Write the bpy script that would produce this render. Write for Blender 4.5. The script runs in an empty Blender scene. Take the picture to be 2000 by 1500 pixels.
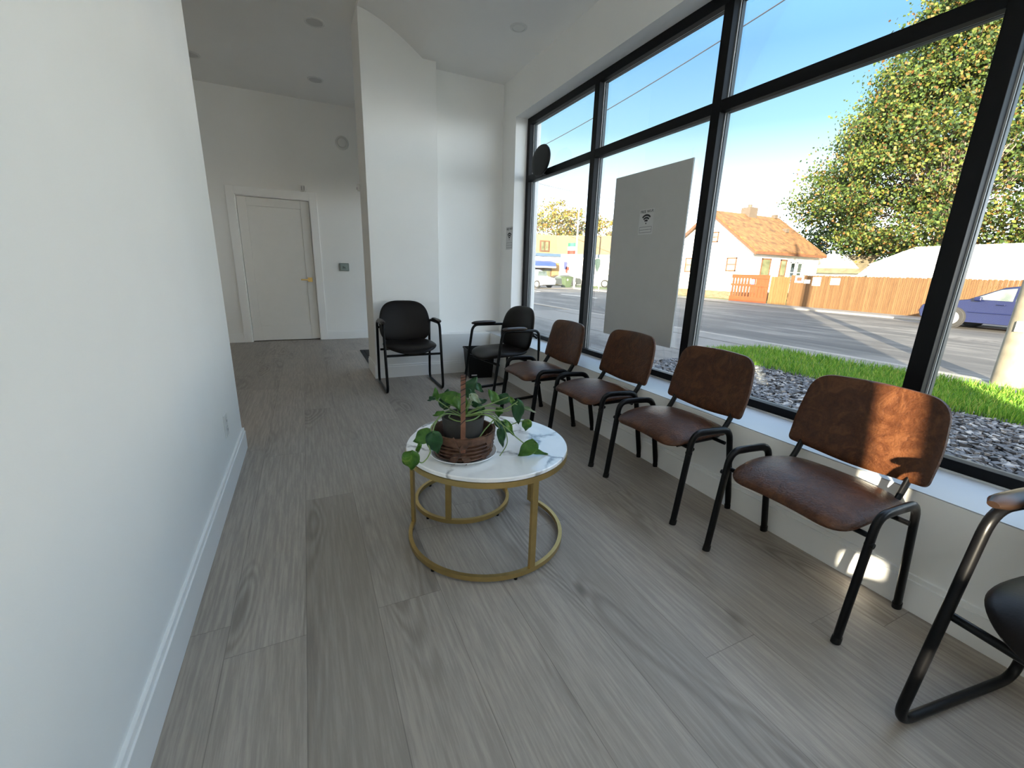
import bpy, math, random
from mathutils import Vector, Matrix
rnd = random.Random(7)
scene = bpy.context.scene
COL = scene.collection

# ------------------------------------------------------------------ camera
CAM = (0.0, 0.0, 1.14539)
YAW, PITCH, ROLL, FPX = 0.44772, -0.26053, 0.03071, 833.13
def setup_camera():
    cy, sy, cp, sp = math.cos(YAW), math.sin(YAW), math.cos(PITCH), math.sin(PITCH)
    fw = Vector((sy*cp, cy*cp, sp)); rt = Vector((cy, -sy, 0)); up = rt.cross(fw)
    c, s = math.cos(ROLL), math.sin(ROLL)
    r = c*rt + s*up; u = -s*rt + c*up
    m = Matrix((r, u, -fw)).transposed().to_4x4(); m.translation = Vector(CAM)
    cam = bpy.data.cameras.new('camera'); cam.sensor_width = 36; cam.sensor_fit = 'HORIZONTAL'
    cam.lens = FPX/2000*36; cam.clip_start = .02; cam.clip_end = 400
    o = bpy.data.objects.new('camera', cam); COL.objects.link(o); o.matrix_world = m
    scene.camera = o
setup_camera()

# ------------------------------------------------------------------ light
SUN_AZ, SUN_EL = math.radians(51.2), math.radians(12.5)     # travel azimuth from +y to +x, elevation
SUN_STRENGTH, SKY_STRENGTH, EXPOSURE = 16.0, 1.0, 1.2
sunvec = Vector((math.sin(SUN_AZ)*math.cos(SUN_EL), math.cos(SUN_AZ)*math.cos(SUN_EL), -math.sin(SUN_EL)))
sl = bpy.data.lights.new('sun', 'SUN'); sl.energy = SUN_STRENGTH; sl.angle = math.radians(.6); sl.color = (1, .86, .66)
so = bpy.data.objects.new('sun', sl); COL.objects.link(so)
so.rotation_euler = sunvec.to_track_quat('-Z', 'Y').to_euler(); so.location = (-6, -8, 8)

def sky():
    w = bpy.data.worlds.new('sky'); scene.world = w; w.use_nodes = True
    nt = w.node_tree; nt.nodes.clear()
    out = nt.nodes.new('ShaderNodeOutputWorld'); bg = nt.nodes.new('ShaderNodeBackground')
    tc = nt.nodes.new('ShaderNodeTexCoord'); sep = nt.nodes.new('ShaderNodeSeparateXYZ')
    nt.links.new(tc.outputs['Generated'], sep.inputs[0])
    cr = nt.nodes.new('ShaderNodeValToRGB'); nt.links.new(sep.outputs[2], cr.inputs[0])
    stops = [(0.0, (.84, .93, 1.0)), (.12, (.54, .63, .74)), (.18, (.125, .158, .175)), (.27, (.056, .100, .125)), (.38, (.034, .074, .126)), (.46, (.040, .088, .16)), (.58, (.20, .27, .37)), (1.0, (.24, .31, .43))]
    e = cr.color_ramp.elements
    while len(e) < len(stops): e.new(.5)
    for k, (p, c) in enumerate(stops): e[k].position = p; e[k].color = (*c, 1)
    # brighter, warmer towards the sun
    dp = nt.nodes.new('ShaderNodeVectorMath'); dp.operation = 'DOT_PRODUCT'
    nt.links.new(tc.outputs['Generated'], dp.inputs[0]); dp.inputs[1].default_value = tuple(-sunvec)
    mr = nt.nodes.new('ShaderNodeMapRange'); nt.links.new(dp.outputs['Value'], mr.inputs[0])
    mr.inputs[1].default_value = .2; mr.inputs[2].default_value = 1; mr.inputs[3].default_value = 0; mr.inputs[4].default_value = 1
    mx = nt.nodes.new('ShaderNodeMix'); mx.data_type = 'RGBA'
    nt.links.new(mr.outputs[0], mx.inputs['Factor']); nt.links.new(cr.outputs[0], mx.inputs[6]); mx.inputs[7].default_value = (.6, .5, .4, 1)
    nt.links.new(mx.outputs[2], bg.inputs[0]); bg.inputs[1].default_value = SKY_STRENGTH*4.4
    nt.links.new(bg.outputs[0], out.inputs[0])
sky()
scene.view_settings.view_transform = 'Standard'; scene.view_settings.look = 'None'
scene.view_settings.exposure = EXPOSURE; scene.view_settings.gamma = 1; scene.view_settings.use_curve_mapping = False
scene.cycles.max_bounces = 12; scene.cycles.diffuse_bounces = 8; scene.cycles.transparent_max_bounces = 16
scene.cycles.caustics_reflective = False

# ------------------------------------------------------------------ materials
class NT:
    def __init__(s, name):
        s.m = bpy.data.materials.new(name); s.m.use_nodes = True; s.t = s.m.node_tree; s.t.nodes.clear()
        s.out = s.t.nodes.new('ShaderNodeOutputMaterial')
    def n(s, typ, **kw):
        nd = s.t.nodes.new('ShaderNode'+typ)
        for k, v in kw.items(): setattr(nd, k, v)
        return nd
    def l(s, a, b): s.t.links.new(a, b)
    def math(s, op, a, b=None, c=None):
        nd = s.n('Math', operation=op)
        for i, v in enumerate((a, b, c)):
            if v is None: continue
            if isinstance(v, (int, float)): nd.inputs[i].default_value = v
            else: s.l(v, nd.inputs[i])
        return nd.outputs[0]
    def coord(s, kind='Object'): return s.n('TexCoord').outputs[kind]
    def noise(s, vec, scale, detail=3, rough=.55, dist=0):
        nd = s.n('TexNoise'); s.l(vec, nd.inputs['Vector']); nd.inputs['Scale'].default_value = scale
        nd.inputs['Detail'].default_value = detail; nd.inputs['Roughness'].default_value = rough; nd.inputs['Distortion'].default_value = dist
        return nd.outputs[0]
    def mapping(s, vec, scale=(1, 1, 1), rot=(0, 0, 0)):
        nd = s.n('Mapping'); s.l(vec, nd.inputs[0]); nd.inputs['Scale'].default_value = scale; nd.inputs['Rotation'].default_value = rot
        return nd.outputs[0]
    def ramp(s, fac, stops, interp='LINEAR'):
        nd = s.n('ValToRGB'); s.l(fac, nd.inputs[0]); e = nd.color_ramp.elements; nd.color_ramp.interpolation = interp
        while len(e) < len(stops): e.new(.5)
        for k, (p, c) in enumerate(stops): e[k].position = p; e[k].color = (c[0], c[1], c[2], 1)
        return nd.outputs[0]
    def mix(s, fac, a, b, blend='MIX'):
        nd = s.n('Mix', data_type='RGBA', blend_type=blend)
        for sock, v in ((nd.inputs['Factor'], fac), (nd.inputs[6], a), (nd.inputs[7], b)):
            if isinstance(v, (int, float)): sock.default_value = v
            elif isinstance(v, tuple): sock.default_value = (*v[:3], 1)
            else: s.l(v, sock)
        return nd.outputs[2]
    def bump(s, h, strength=.2, dist=.01):
        nd = s.n('Bump'); s.l(h, nd.inputs['Height']); nd.inputs['Strength'].default_value = strength; nd.inputs['Distance'].default_value = dist
        return nd.outputs[0]
    def bsdf(s, col, rough=.5, metal=0, spec=.5, normal=None, trans=None, coat=0):
        b = s.n('BsdfPrincipled')
        for key, v in (('Base Color', col), ('Roughness', rough)):
            if isinstance(v, tuple): b.inputs[key].default_value = (*v[:3], 1)
            elif isinstance(v, (int, float)): b.inputs[key].default_value = v
            else: s.l(v, b.inputs[key])
        b.inputs['Metallic'].default_value = metal; b.inputs['Specular IOR Level'].default_value = spec
        b.inputs['Coat Weight'].default_value = coat
        if normal is not None: s.l(normal, b.inputs['Normal'])
        s.l(b.outputs[0], s.out.inputs[0]); return b

def simple(name, col, rough=.5, metal=0, spec=.5, var=.12, scale=8, bump=0, bscale=60, coat=0):
    t = NT(name); v = t.coord(); f = t.noise(v, scale)
    lo = tuple(c*(1-var) for c in col); hi = tuple(min(1, c*(1+var)) for c in col)
    c = t.ramp(f, [(.3, lo), (.7, hi)])
    nrm = t.bump(t.noise(v, bscale, 4), bump, .004) if bump else None
    t.bsdf(c, rough, metal, spec, nrm, coat=coat); return t.m

M = {}
M['wall'] = simple('white_wall_paint', (.88, .875, .855), .75, var=.015, scale=2, bump=.05, bscale=220)
M['ceiling'] = simple('ceiling_paint', (.86, .85, .83), .85, var=.015, scale=2)
M['trimwhite'] = simple('white_trim_paint', (.88, .88, .87), .38, var=.01)
M['doorwhite'] = simple('door_paint', (.80, .79, .76), .45, var=.012)
M['black_frame'] = simple('black_aluminium', (.0025, .0025, .003), .5, 0, .22, var=.2)
M['grey_alu'] = simple('grey_exterior_aluminium', (.07, .08, .085), .4, .3, .5, var=.08)
M['gasket'] = simple('pale_glazing_strip', (.40, .41, .40), .5, var=.05)
M['ledge'] = simple('ledge_paint', (.50, .52, .54), .4, var=.01)
M['black_metal'] = simple('black_powder_coat', (.003, .003, .0035), .33, 0, .22, var=.2)
M['black_plastic'] = simple('black_plastic', (.004, .004, .004), .5, 0, .3, var=.2)
M['gold'] = simple('brushed_gold_metal', (.50, .36, .14), .36, .85, .5, var=.06, scale=30)
M['brass'] = simple('satin_brass', (.62, .43, .16), .3, .9, .5)
M['paper'] = simple('white_paper', (.62, .62, .61), .7, var=.01)
M['ink'] = simple('black_ink', (.01, .01, .012), .6)
M['greyink'] = simple('grey_ink', (.25, .25, .26), .6)
M['poster'] = simple('white_foam_board', (.52, .52, .50), .7, var=.02)
M['white_plastic'] = simple('white_plastic', (.72, .72, .70), .4, var=.02)
M['grey_plastic'] = simple('grey_green_plastic', (.22, .26, .24), .4)
M['lens'] = simple('frosted_lamp_lens', (.55, .55, .54), .4, var=.02)
M['plate'] = simple('white_glazed_ceramic', (.82, .83, .83), .15, var=.01, coat=.5)
M['pot'] = simple('grey_clay_pot', (.055, .053, .05), .7, var=.12, scale=20, bump=.1)
M['soil'] = simple('potting_soil', (.025, .016, .01), .95, var=.5, scale=60, bump=.8, bscale=80)
M['stem'] = simple('green_vine_stem', (.16, .24, .07), .5, var=.3, scale=15)
M['label_white'] = simple('white_label', (.7, .7, .7), .5)

def m_leather():
    t = NT('brown_leather'); v = t.coord()
    a = t.noise(v, 11, 7, .7, 2.2); b = t.noise(v, 34, 6, .75, 1.8)
    c = t.ramp(a, [(.34, (.032, .010, .0042)), (.5, (.060, .020, .0078)), (.62, (.115, .044, .017))])
    c2 = t.mix(.35, c, t.ramp(b, [(.35, (.038, .011, .0045)), (.65, (.12, .045, .017))]))
    vo = t.n('TexVoronoi', feature='DISTANCE_TO_EDGE'); t.l(v, vo.inputs['Vector']); vo.inputs['Scale'].default_value = 90
    h = t.math('ADD', t.math('MULTIPLY', vo.outputs[0], .6), t.math('MULTIPLY', b, .6))
    r = t.math('ADD', t.math('MULTIPLY', a, .2), .22)
    t.bsdf(c2, r, 0, .36, t.bump(t.math('ADD', h, a), .45, .006)); return t.m
M['leather'] = m_leather()
M['vinyl'] = simple('black_brown_vinyl', (.007, .0045, .0035), .40, 0, .2, var=.15, scale=6, bump=.08, bscale=120)
M['pad'] = simple('dark_brown_arm_pad', (.020, .011, .007), .32, 0, .4, var=.15, scale=10)

def m_floor():
    t = NT('grey_oak_plank_floor'); v = t.coord(); s = t.n('SeparateXYZ'); t.l(v, s.inputs[0]); X, Y = s.outputs[0], s.outputs[1]
    W, L = .2235, 1.52
    u = t.math('DIVIDE', t.math('ADD', X, .09), W); row = t.math('FLOOR', u); fu = t.math('FRACT', u)
    off = t.n('TexWhiteNoise', noise_dimensions='1D'); t.l(row, off.inputs['W'])
    w = t.math('ADD', t.math('DIVIDE', Y, L), off.outputs[0]); cell = t.math('FLOOR', w); fw = t.math('FRACT', w)
    cid = t.math('ADD', t.math('MULTIPLY', row, 17.31), t.math('MULTIPLY', cell, 5.77))
    rn = t.n('TexWhiteNoise', noise_dimensions='1D'); t.l(cid, rn.inputs['W'])
    rn2 = t.n('TexWhiteNoise', noise_dimensions='1D'); t.l(t.math('ADD', cid, 91.3), rn2.inputs['W'])
    cb = t.n('CombineXYZ'); t.l(X, cb.inputs[0]); t.l(t.math('MULTIPLY', Y, .16), cb.inputs[1]); t.l(t.math('MULTIPLY', cid, .37), cb.inputs[2])
    g1 = t.noise(cb.outputs[0], 5.0, 6, .6, .6)              # broad tone along the board
    cb2 = t.n('CombineXYZ'); t.l(X, cb2.inputs[0]); t.l(t.math('MULTIPLY', Y, .05), cb2.inputs[1]); t.l(t.math('MULTIPLY', cid, .37), cb2.inputs[2])
    g2 = t.noise(cb2.outputs[0], 90, 5, .7)                   # fine grain
    # cathedral figure: rings of a stretched noise field
    cb3 = t.n('CombineXYZ'); t.l(X, cb3.inputs[0]); t.l(t.math('MULTIPLY', Y, .22), cb3.inputs[1]); t.l(t.math('MULTIPLY', cid, 1.7), cb3.inputs[2])
    f = t.noise(cb3.outputs[0], 4.2, 1.5, .4, .15)
    ring = t.math('SINE', t.math('MULTIPLY', f, 150))
    rmask = t.ramp(f, [(.55, (0, 0, 0)), (.66, (1, 1, 1))])
    ringv = t.math('MULTIPLY', t.math('MULTIPLY', t.math('ADD', t.math('MULTIPLY', ring, .5), .5), rmask), .40)
    base = t.ramp(rn.outputs[0], [(0, (.285, .245, .205)), (.35, (.355, .308, .262)), (.7, (.41, .358, .305)), (1, (.32, .277, .234))])
    c = t.mix(t.ramp(g1, [(.3, (0, 0, 0)), (.75, (.55, .55, .55))]), base, (.47, .42, .37))
    c = t.mix(t.ramp(g2, [(.42, (.5, .5, .5)), (.62, (0, 0, 0))]), c, (.20, .175, .155))
    c = t.mix(ringv, c, (.085, .068, .055))
    kn = t.n('TexVoronoi'); t.l(t.mapping(v, (1, .45, 1)), kn.inputs['Vector']); kn.inputs['Scale'].default_value = 2.3
    knot = t.ramp(kn.outputs['Distance'], [(.0, (.8, .8, .8)), (.03, (.45, .45, .45)), (.06, (0, 0, 0))])
    c = t.mix(knot, c, (.075, .058, .045))
    ex = t.math('MINIMUM', fu, t.math('SUBTRACT', 1, fu)); ey = t.math('MINIMUM', fw, t.math('SUBTRACT', 1, fw))
    e = t.math('MINIMUM', t.math('MULTIPLY', ex, W), t.math('MULTIPLY', ey, L))
    seam = t.ramp(t.math('MULTIPLY', e, 100), [(.06, (1, 1, 1)), (.16, (0, 0, 0))])
    c = t.mix(t.math('MULTIPLY', seam, .42), c, (.05, .042, .036))
    h = t.math('SUBTRACT', t.math('MULTIPLY', g2, .25), seam)
    t.bsdf(c, t.math('ADD', t.math('MULTIPLY', g1, .18), .36), 0, .42, t.bump(h, .22, .002)); return t.m
M['floor'] = m_floor()

def m_marble():
    t = NT('white_marble'); v = t.coord()
    w = t.noise(v, 5, 4, .6, .3)
    vo = t.n('TexVoronoi', feature='DISTANCE_TO_EDGE')
    mx = t.n('VectorMath', operation='ADD'); nz = t.n('TexNoise'); t.l(v, nz.inputs['Vector']); nz.inputs['Scale'].default_value = 4; nz.inputs['Detail'].default_value = 5
    sc = t.n('VectorMath', operation='SCALE'); t.l(nz.outputs['Color'], sc.inputs[0]); sc.inputs['Scale'].default_value = .35
    t.l(v, mx.inputs[0]); t.l(sc.outputs[0], mx.inputs[1]); t.l(mx.outputs[0], vo.inputs['Vector']); vo.inputs['Scale'].default_value = 3.6
    vein = t.ramp(vo.outputs[0], [(0, (1, 1, 1)), (.02, (.6, .6, .6)), (.055, (0, 0, 0))])
    k = t.math('MULTIPLY', vein, t.ramp(w, [(.38, (0, 0, 0)), (.52, (1, 1, 1))]))
    cloud = t.ramp(t.noise(v, 7, 5, .6, .5), [(.4, (.90, .90, .90)), (.75, (.80, .81, .82))])
    t.bsdf(t.mix(t.math('MULTIPLY', k, .8), cloud, (.10, .10, .11)), .14, 0, .6, coat=.5); return t.m
M['marble'] = m_marble()

def m_glass(name='clear_glass', tint=(.97, .985, .98)):
    t = NT(name); tr = t.n('BsdfTransparent'); tr.inputs[0].default_value = (*tint, 1)
    gl = t.n('BsdfGlossy'); gl.inputs['Roughness'].default_value = .0; gl.inputs[0].default_value = (1, 1, 1, 1)
    fr = t.n('Fresnel'); fr.inputs[0].default_value = 1.45
    ms = t.n('MixShader'); t.l(t.math('MULTIPLY', fr.outputs[0], .16), ms.inputs[0]); t.l(tr.outputs[0], ms.inputs[1]); t.l(gl.outputs[0], ms.inputs[2])
    t.l(ms.outputs[0], t.out.inputs[0]); return t.m
M['glass'] = m_glass()
def m_shade():  # cloth of the added shades that pass sunlight as soft fill
    t = NT('translucent_shade_fabric'); v = t.coord(); c = t.ramp(t.noise(v, 200, 2), [(.4, (.80, .80, .78)), (.6, (.84, .84, .82))])
    b = t.bsdf(c, .9); tl = t.n('BsdfTranslucent'); t.l(c, tl.inputs[0]); ms = t.n('MixShader'); ms.inputs[0].default_value = .25
    t.l(b.outputs[0], ms.inputs[1]); t.l(tl.outputs[0], ms.inputs[2]); t.l(ms.outputs[0], t.out.inputs[0]); return t.m
M['shade'] = m_shade()
M['dark_pane'] = simple('reflective_dark_pane', (.04, .055, .05), .08, 0, .8, var=.4, scale=2)
M['green_pane'] = simple('greenish_window_pane', (.11, .12, .07), .1, 0, .8, var=.4, scale=2)

def m_asphalt():
    t = NT('worn_asphalt'); v = t.coord()
    n1 = t.noise(t.mapping(v, (1, .18, 1)), 1.4, 5, .6, .4); n2 = t.noise(v, 60, 3)
    c = t.ramp(n1, [(.35, (.030, .028, .026)), (.5, (.060, .056, .051)), (.62, (.125, .117, .105))])
    c = t.mix(.2, c, t.ramp(n2, [(.35, (.03, .029, .027)), (.65, (.11, .105, .097))]))
    vo = t.n('TexVoronoi', feature='DISTANCE_TO_EDGE')
    nz = t.n('TexNoise'); t.l(v, nz.inputs['Vector']); nz.inputs['Scale'].default_value = 1.2; nz.inputs['Detail'].default_value = 5
    sc = t.n('VectorMath', operation='SCALE'); t.l(nz.outputs['Color'], sc.inputs[0]); sc.inputs['Scale'].default_value = 1.6
    ad = t.n('VectorMath', operation='ADD'); t.l(v, ad.inputs[0]); t.l(sc.outputs[0], ad.inputs[1])
    t.l(t.mapping(ad.outputs[0], (1, .5, 1)), vo.inputs['Vector']); vo.inputs['Scale'].default_value = .35
    cr = t.ramp(vo.outputs[0], [(0, (1, 1, 1)), (.010, (.7, .7, .7)), (.02, (0, 0, 0))])
    c = t.mix(t.math('MULTIPLY', cr, .75), c, (.05, .045, .04))
    t.bsdf(c, .75, 0, .4, t.bump(n2, .4, .01)); return t.m
M['asphalt'] = m_asphalt()
M['concrete'] = simple('pale_concrete', (.115, .107, .096), .8, var=.12, scale=3, bump=.2)
M['kerb'] = simple('kerb_concrete', (.18, .17, .15), .8, var=.12, scale=4)
M['roadpaint'] = simple('worn_white_road_paint', (.70, .68, .62), .7, var=.2, scale=6)
M['stone'] = None
def m_island(name, stops, rough, transl=0):
    t = NT(name); g = t.n('NewGeometry'); rn = g.outputs['Random Per Island']
    c = t.ramp(rn, stops)
    b = t.bsdf(c, rough, 0, .3)
    if transl:
        tl = t.n('BsdfTranslucent'); t.l(c, tl.inputs[0]); ms = t.n('MixShader'); ms.inputs[0].default_value = transl
        t.l(b.outputs[0], ms.inputs[1]); t.l(tl.outputs[0], ms.inputs[2]); t.l(ms.outputs[0], t.out.inputs[0])
    return t.m
M['stone'] = m_island('grey_crushed_stone', [(0, (.045, .047, .052)), (.4, (.065, .068, .076)), (.75, (.12, .122, .13)), (1, (.27, .26, .245))], .75)
M['gravelbed'] = simple('gravel_bed', (.035, .035, .038), .95, var=.4, scale=40, bump=1, bscale=60)
M['grassblade'] = m_island('green_grass_blades', [(0, (.05, .15, .015)), (.4, (.10, .23, .02)), (.8, (.17, .30, .03)), (1, (.28, .30, .07))], .6, .35)
M['turf'] = simple('turf_soil', (.05, .08, .015), .95, var=.4, scale=20)
M['mapleleaf'] = m_island('autumn_maple_leaves', [(0, (.015, .032, .010)), (.35, (.032, .062, .012)), (.62, (.070, .105, .016)), (.80, (.125, .125, .022)), (.92, (.17, .075, .025)), (1, (.05, .085, .015))], .6, .3)
M['yellowleaf'] = m_island('yellow_autumn_leaves', [(0, (.06, .08, .02)), (.4, (.14, .14, .035)), (.75, (.24, .16, .03)), (1, (.23, .11, .02))], .6, .3)
M['darkleaf'] = m_island('dark_green_leaves', [(0, (.012, .028, .010)), (.5, (.03, .055, .014)), (.85, (.06, .09, .02)), (1, (.11, .10, .03))], .6, .2)
M['bark'] = simple('grey_brown_bark', (.15, .12, .09), .9, var=.3, scale=6, bump=.5, bscale=20)
M['shingle'] = simple('orange_brown_shingles', (.120, .058, .018), .9, var=.5, scale=3.2, bump=.8, bscale=14)
M['oldshingle'] = simple('olive_brown_shingles', (.12, .10, .06), .9, var=.3, scale=3)
def m_siding():
    t = NT('white_lap_siding'); v = t.coord(); s = t.n('SeparateXYZ'); t.l(v, s.inputs[0])
    f = t.math('FRACT', t.math('MULTIPLY', s.outputs[2], 7))
    t.bsdf(t.ramp(t.noise(v, 2), [(.3, (.76, .75, .72)), (.7, (.82, .81, .78))]), .6, 0, .4, t.bump(f, .3, .02)); return t.m
M['siding'] = m_siding()
def m_brick(name, c1, c2, mortar, sc):
    t = NT(name); v = t.coord(); s = t.n('SeparateXYZ'); t.l(v, s.inputs[0]); cb = t.n('CombineXYZ')
    t.l(t.math('ADD', s.outputs[0], s.outputs[1]), cb.inputs[0]); t.l(s.outputs[2], cb.inputs[1])
    b = t.n('TexBrick'); t.l(cb.outputs[0], b.inputs['Vector']); b.inputs['Scale'].default_value = sc
    b.inputs['Color1'].default_value = (*c1, 1); b.inputs['Color2'].default_value = (*c2, 1); b.inputs['Mortar'].default_value = (*mortar, 1)
    t.bsdf(b.outputs[0], .85, 0, .3); return t.m
M['foundation'] = m_brick('brick_foundation', (.11, .055, .028), (.16, .10, .06), (.18, .16, .12), 3)
M['chimneybrick'] = m_brick('dull_chimney_brick', (.07, .055, .042), (.095, .075, .058), (.08, .07, .06), 6)
M['yellowbrick'] = m_brick('yellow_brick', (.28, .17, .05), (.33, .21, .07), (.28, .22, .12), 3)
M['brownwood'] = simple('brown_trim_wood', (.10, .042, .02), .7, var=.2)
M['stucco_cream'] = simple('cream_stucco', (.24, .19, .085), .9, var=.06)
M['stucco_tan'] = simple('tan_stucco', (.125, .095, .058), .9, var=.08)
M['whitewash'] = simple('white_painted_block', (.80, .79, .76), .8, var=.03)
M['bluetrim'] = simple('blue_grey_fascia', (.05, .09, .15), .6)
M['blueawning'] = simple('blue_awning_canvas', (.02, .045, .24), .7)
def m_fence(name, c1, c2):
    t = NT(name); v = t.coord(); s = t.n('SeparateXYZ'); t.l(v, s.inputs[0])
    u = t.math('DIVIDE', s.outputs[1], .142); r = t.n('TexWhiteNoise', noise_dimensions='1D'); t.l(t.math('FLOOR', u), r.inputs['W'])
    c = t.ramp(r.outputs[0], [(0, c1), (1, c2)])
    c = t.mix(t.ramp(t.noise(t.mapping(v, (8, 8, 1)), 3, 4), [(.45, (0, 0, 0)), (.7, (.5, .5, .5))]), c, tuple(x*.5 for x in c1))
    f = t.math('FRACT', u); e = t.math('MINIMUM', f, t.math('SUBTRACT', 1, f))
    gap = t.ramp(e, [(.03, (1, 1, 1)), (.07, (0, 0, 0))])
    t.bsdf(t.mix(t.math('MULTIPLY', gap, .75), c, tuple(x*.25 for x in c1)), .85, 0, .3); return t.m
M['fence'] = m_fence('tan_stained_fence_boards', (.092, .048, .019), (.125, .068, .029))
M['fencegate'] = m_fence('golden_gate_boards', (.125, .072, .025), (.15, .088, .034))
M['orangewood'] = simple('red_orange_painted_wood', (.17, .034, .006), .7, var=.15, scale=5)
M['pole'] = simple('weathered_utility_pole_wood', (.17, .15, .11), .85, var=.2, scale=6, bump=.3, bscale=30)
M['lampgrey'] = simple('pale_grey_pole', (.62, .60, .55), .5)
M['bluepaint'] = simple('metallic_blue_car_paint', (.003, .006, .036), .35, .0, .4, var=.05, coat=.2)
M['whitepaint'] = simple('white_car_paint', (.78, .78, .77), .25, 0, .5, var=.02, coat=.6)
M['darkpaint'] = simple('dark_grey_car_paint', (.045, .05, .05), .3, 0, .5, coat=.5)
M['rubber'] = simple('tyre_rubber', (.015, .015, .015), .85)
M['alloy'] = simple('silver_wheel', (.55, .54, .5), .35, .7)
M['carglass'] = simple('car_window_glass', (.10, .13, .12), .06, 0, .9, var=.4, scale=3)
M['greenplastic'] = simple('green_bin_plastic', (.045, .07, .03), .6)
M['redcloth'] = simple('red_flag_cloth', (.32, .03, .018), .8)
M['whitecloth'] = simple('white_flag_cloth', (.8, .8, .78), .8)
M['greencloth'] = simple('green_flag_cloth', (.03, .25, .10), .8)
M['bluecloth'] = simple('blue_flag_cloth', (.05, .06, .2), .8)
M['wire'] = simple('dark_cable', (.02, .02, .022), .6)
M['matrubber'] = simple('black_mat_rubber', (.006, .006, .007), .8, bump=.5, bscale=200)
M['mattext'] = simple('dark_mat_carpet', (.018, .016, .015), .95, bump=.8, bscale=260)
M['signdark'] = simple('dark_green_banner', (.04, .07, .06), .7)
M['membrane'] = simple('dark_roof_membrane', (.06, .06, .06), .9)
M['bluesign'] = simple('blue_sign_face', (.08, .14, .45), .6)
M['tail'] = simple('red_tail_lamp', (.5, .03, .02), .3)

def m_leaf(name, a, b, c, roughness):
    t = NT(name); v = t.coord(); g = t.n('NewGeometry')
    n = t.noise(v, 22, 4, .6, 1.2)
    col = t.ramp(n, [(.38, a), (.60, b), (.72, c)])
    bs = t.bsdf(col, roughness, 0, .5, t.bump(t.noise(v, 60, 2), .15, .002)); tl = t.n('BsdfTranslucent'); t.l(col, tl.inputs[0])
    ms = t.n('MixShader'); ms.inputs[0].default_value = .3; t.l(bs.outputs[0], ms.inputs[1]); t.l(tl.outputs[0], ms.inputs[2]); t.l(ms.outputs[0], t.out.inputs[0])
    return t.m
M['leaf'] = m_leaf('pothos_green_leaf', (.055, .16, .022), (.09, .24, .03), (.34, .44, .09), .3)
M['leafdark'] = m_leaf('pothos_dark_leaf', (.022, .085, .03), (.035, .12, .04), (.08, .20, .06), .28)
M['leafpale'] = m_leaf('pothos_pale_leaf', (.20, .28, .15), (.45, .52, .38), (.65, .68, .58), .35)
def m_basket():
    t = NT('woven_brown_basket'); v = t.coord()
    c = t.ramp(t.noise(v, 30, 5, .6), [(.3, (.035, .014, .008)), (.55, (.115, .052, .028)), (.75, (.19, .10, .06))])
    t.bsdf(c, .5, 0, .5, t.bump(t.noise(t.mapping(v, (1, 1, 6)), 60), .3, .003)); return t.m
M['basket'] = m_basket()
M['basketred'] = simple('reddish_wood_strip', (.17, .066, .035), .45, var=.35, scale=25)

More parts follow.
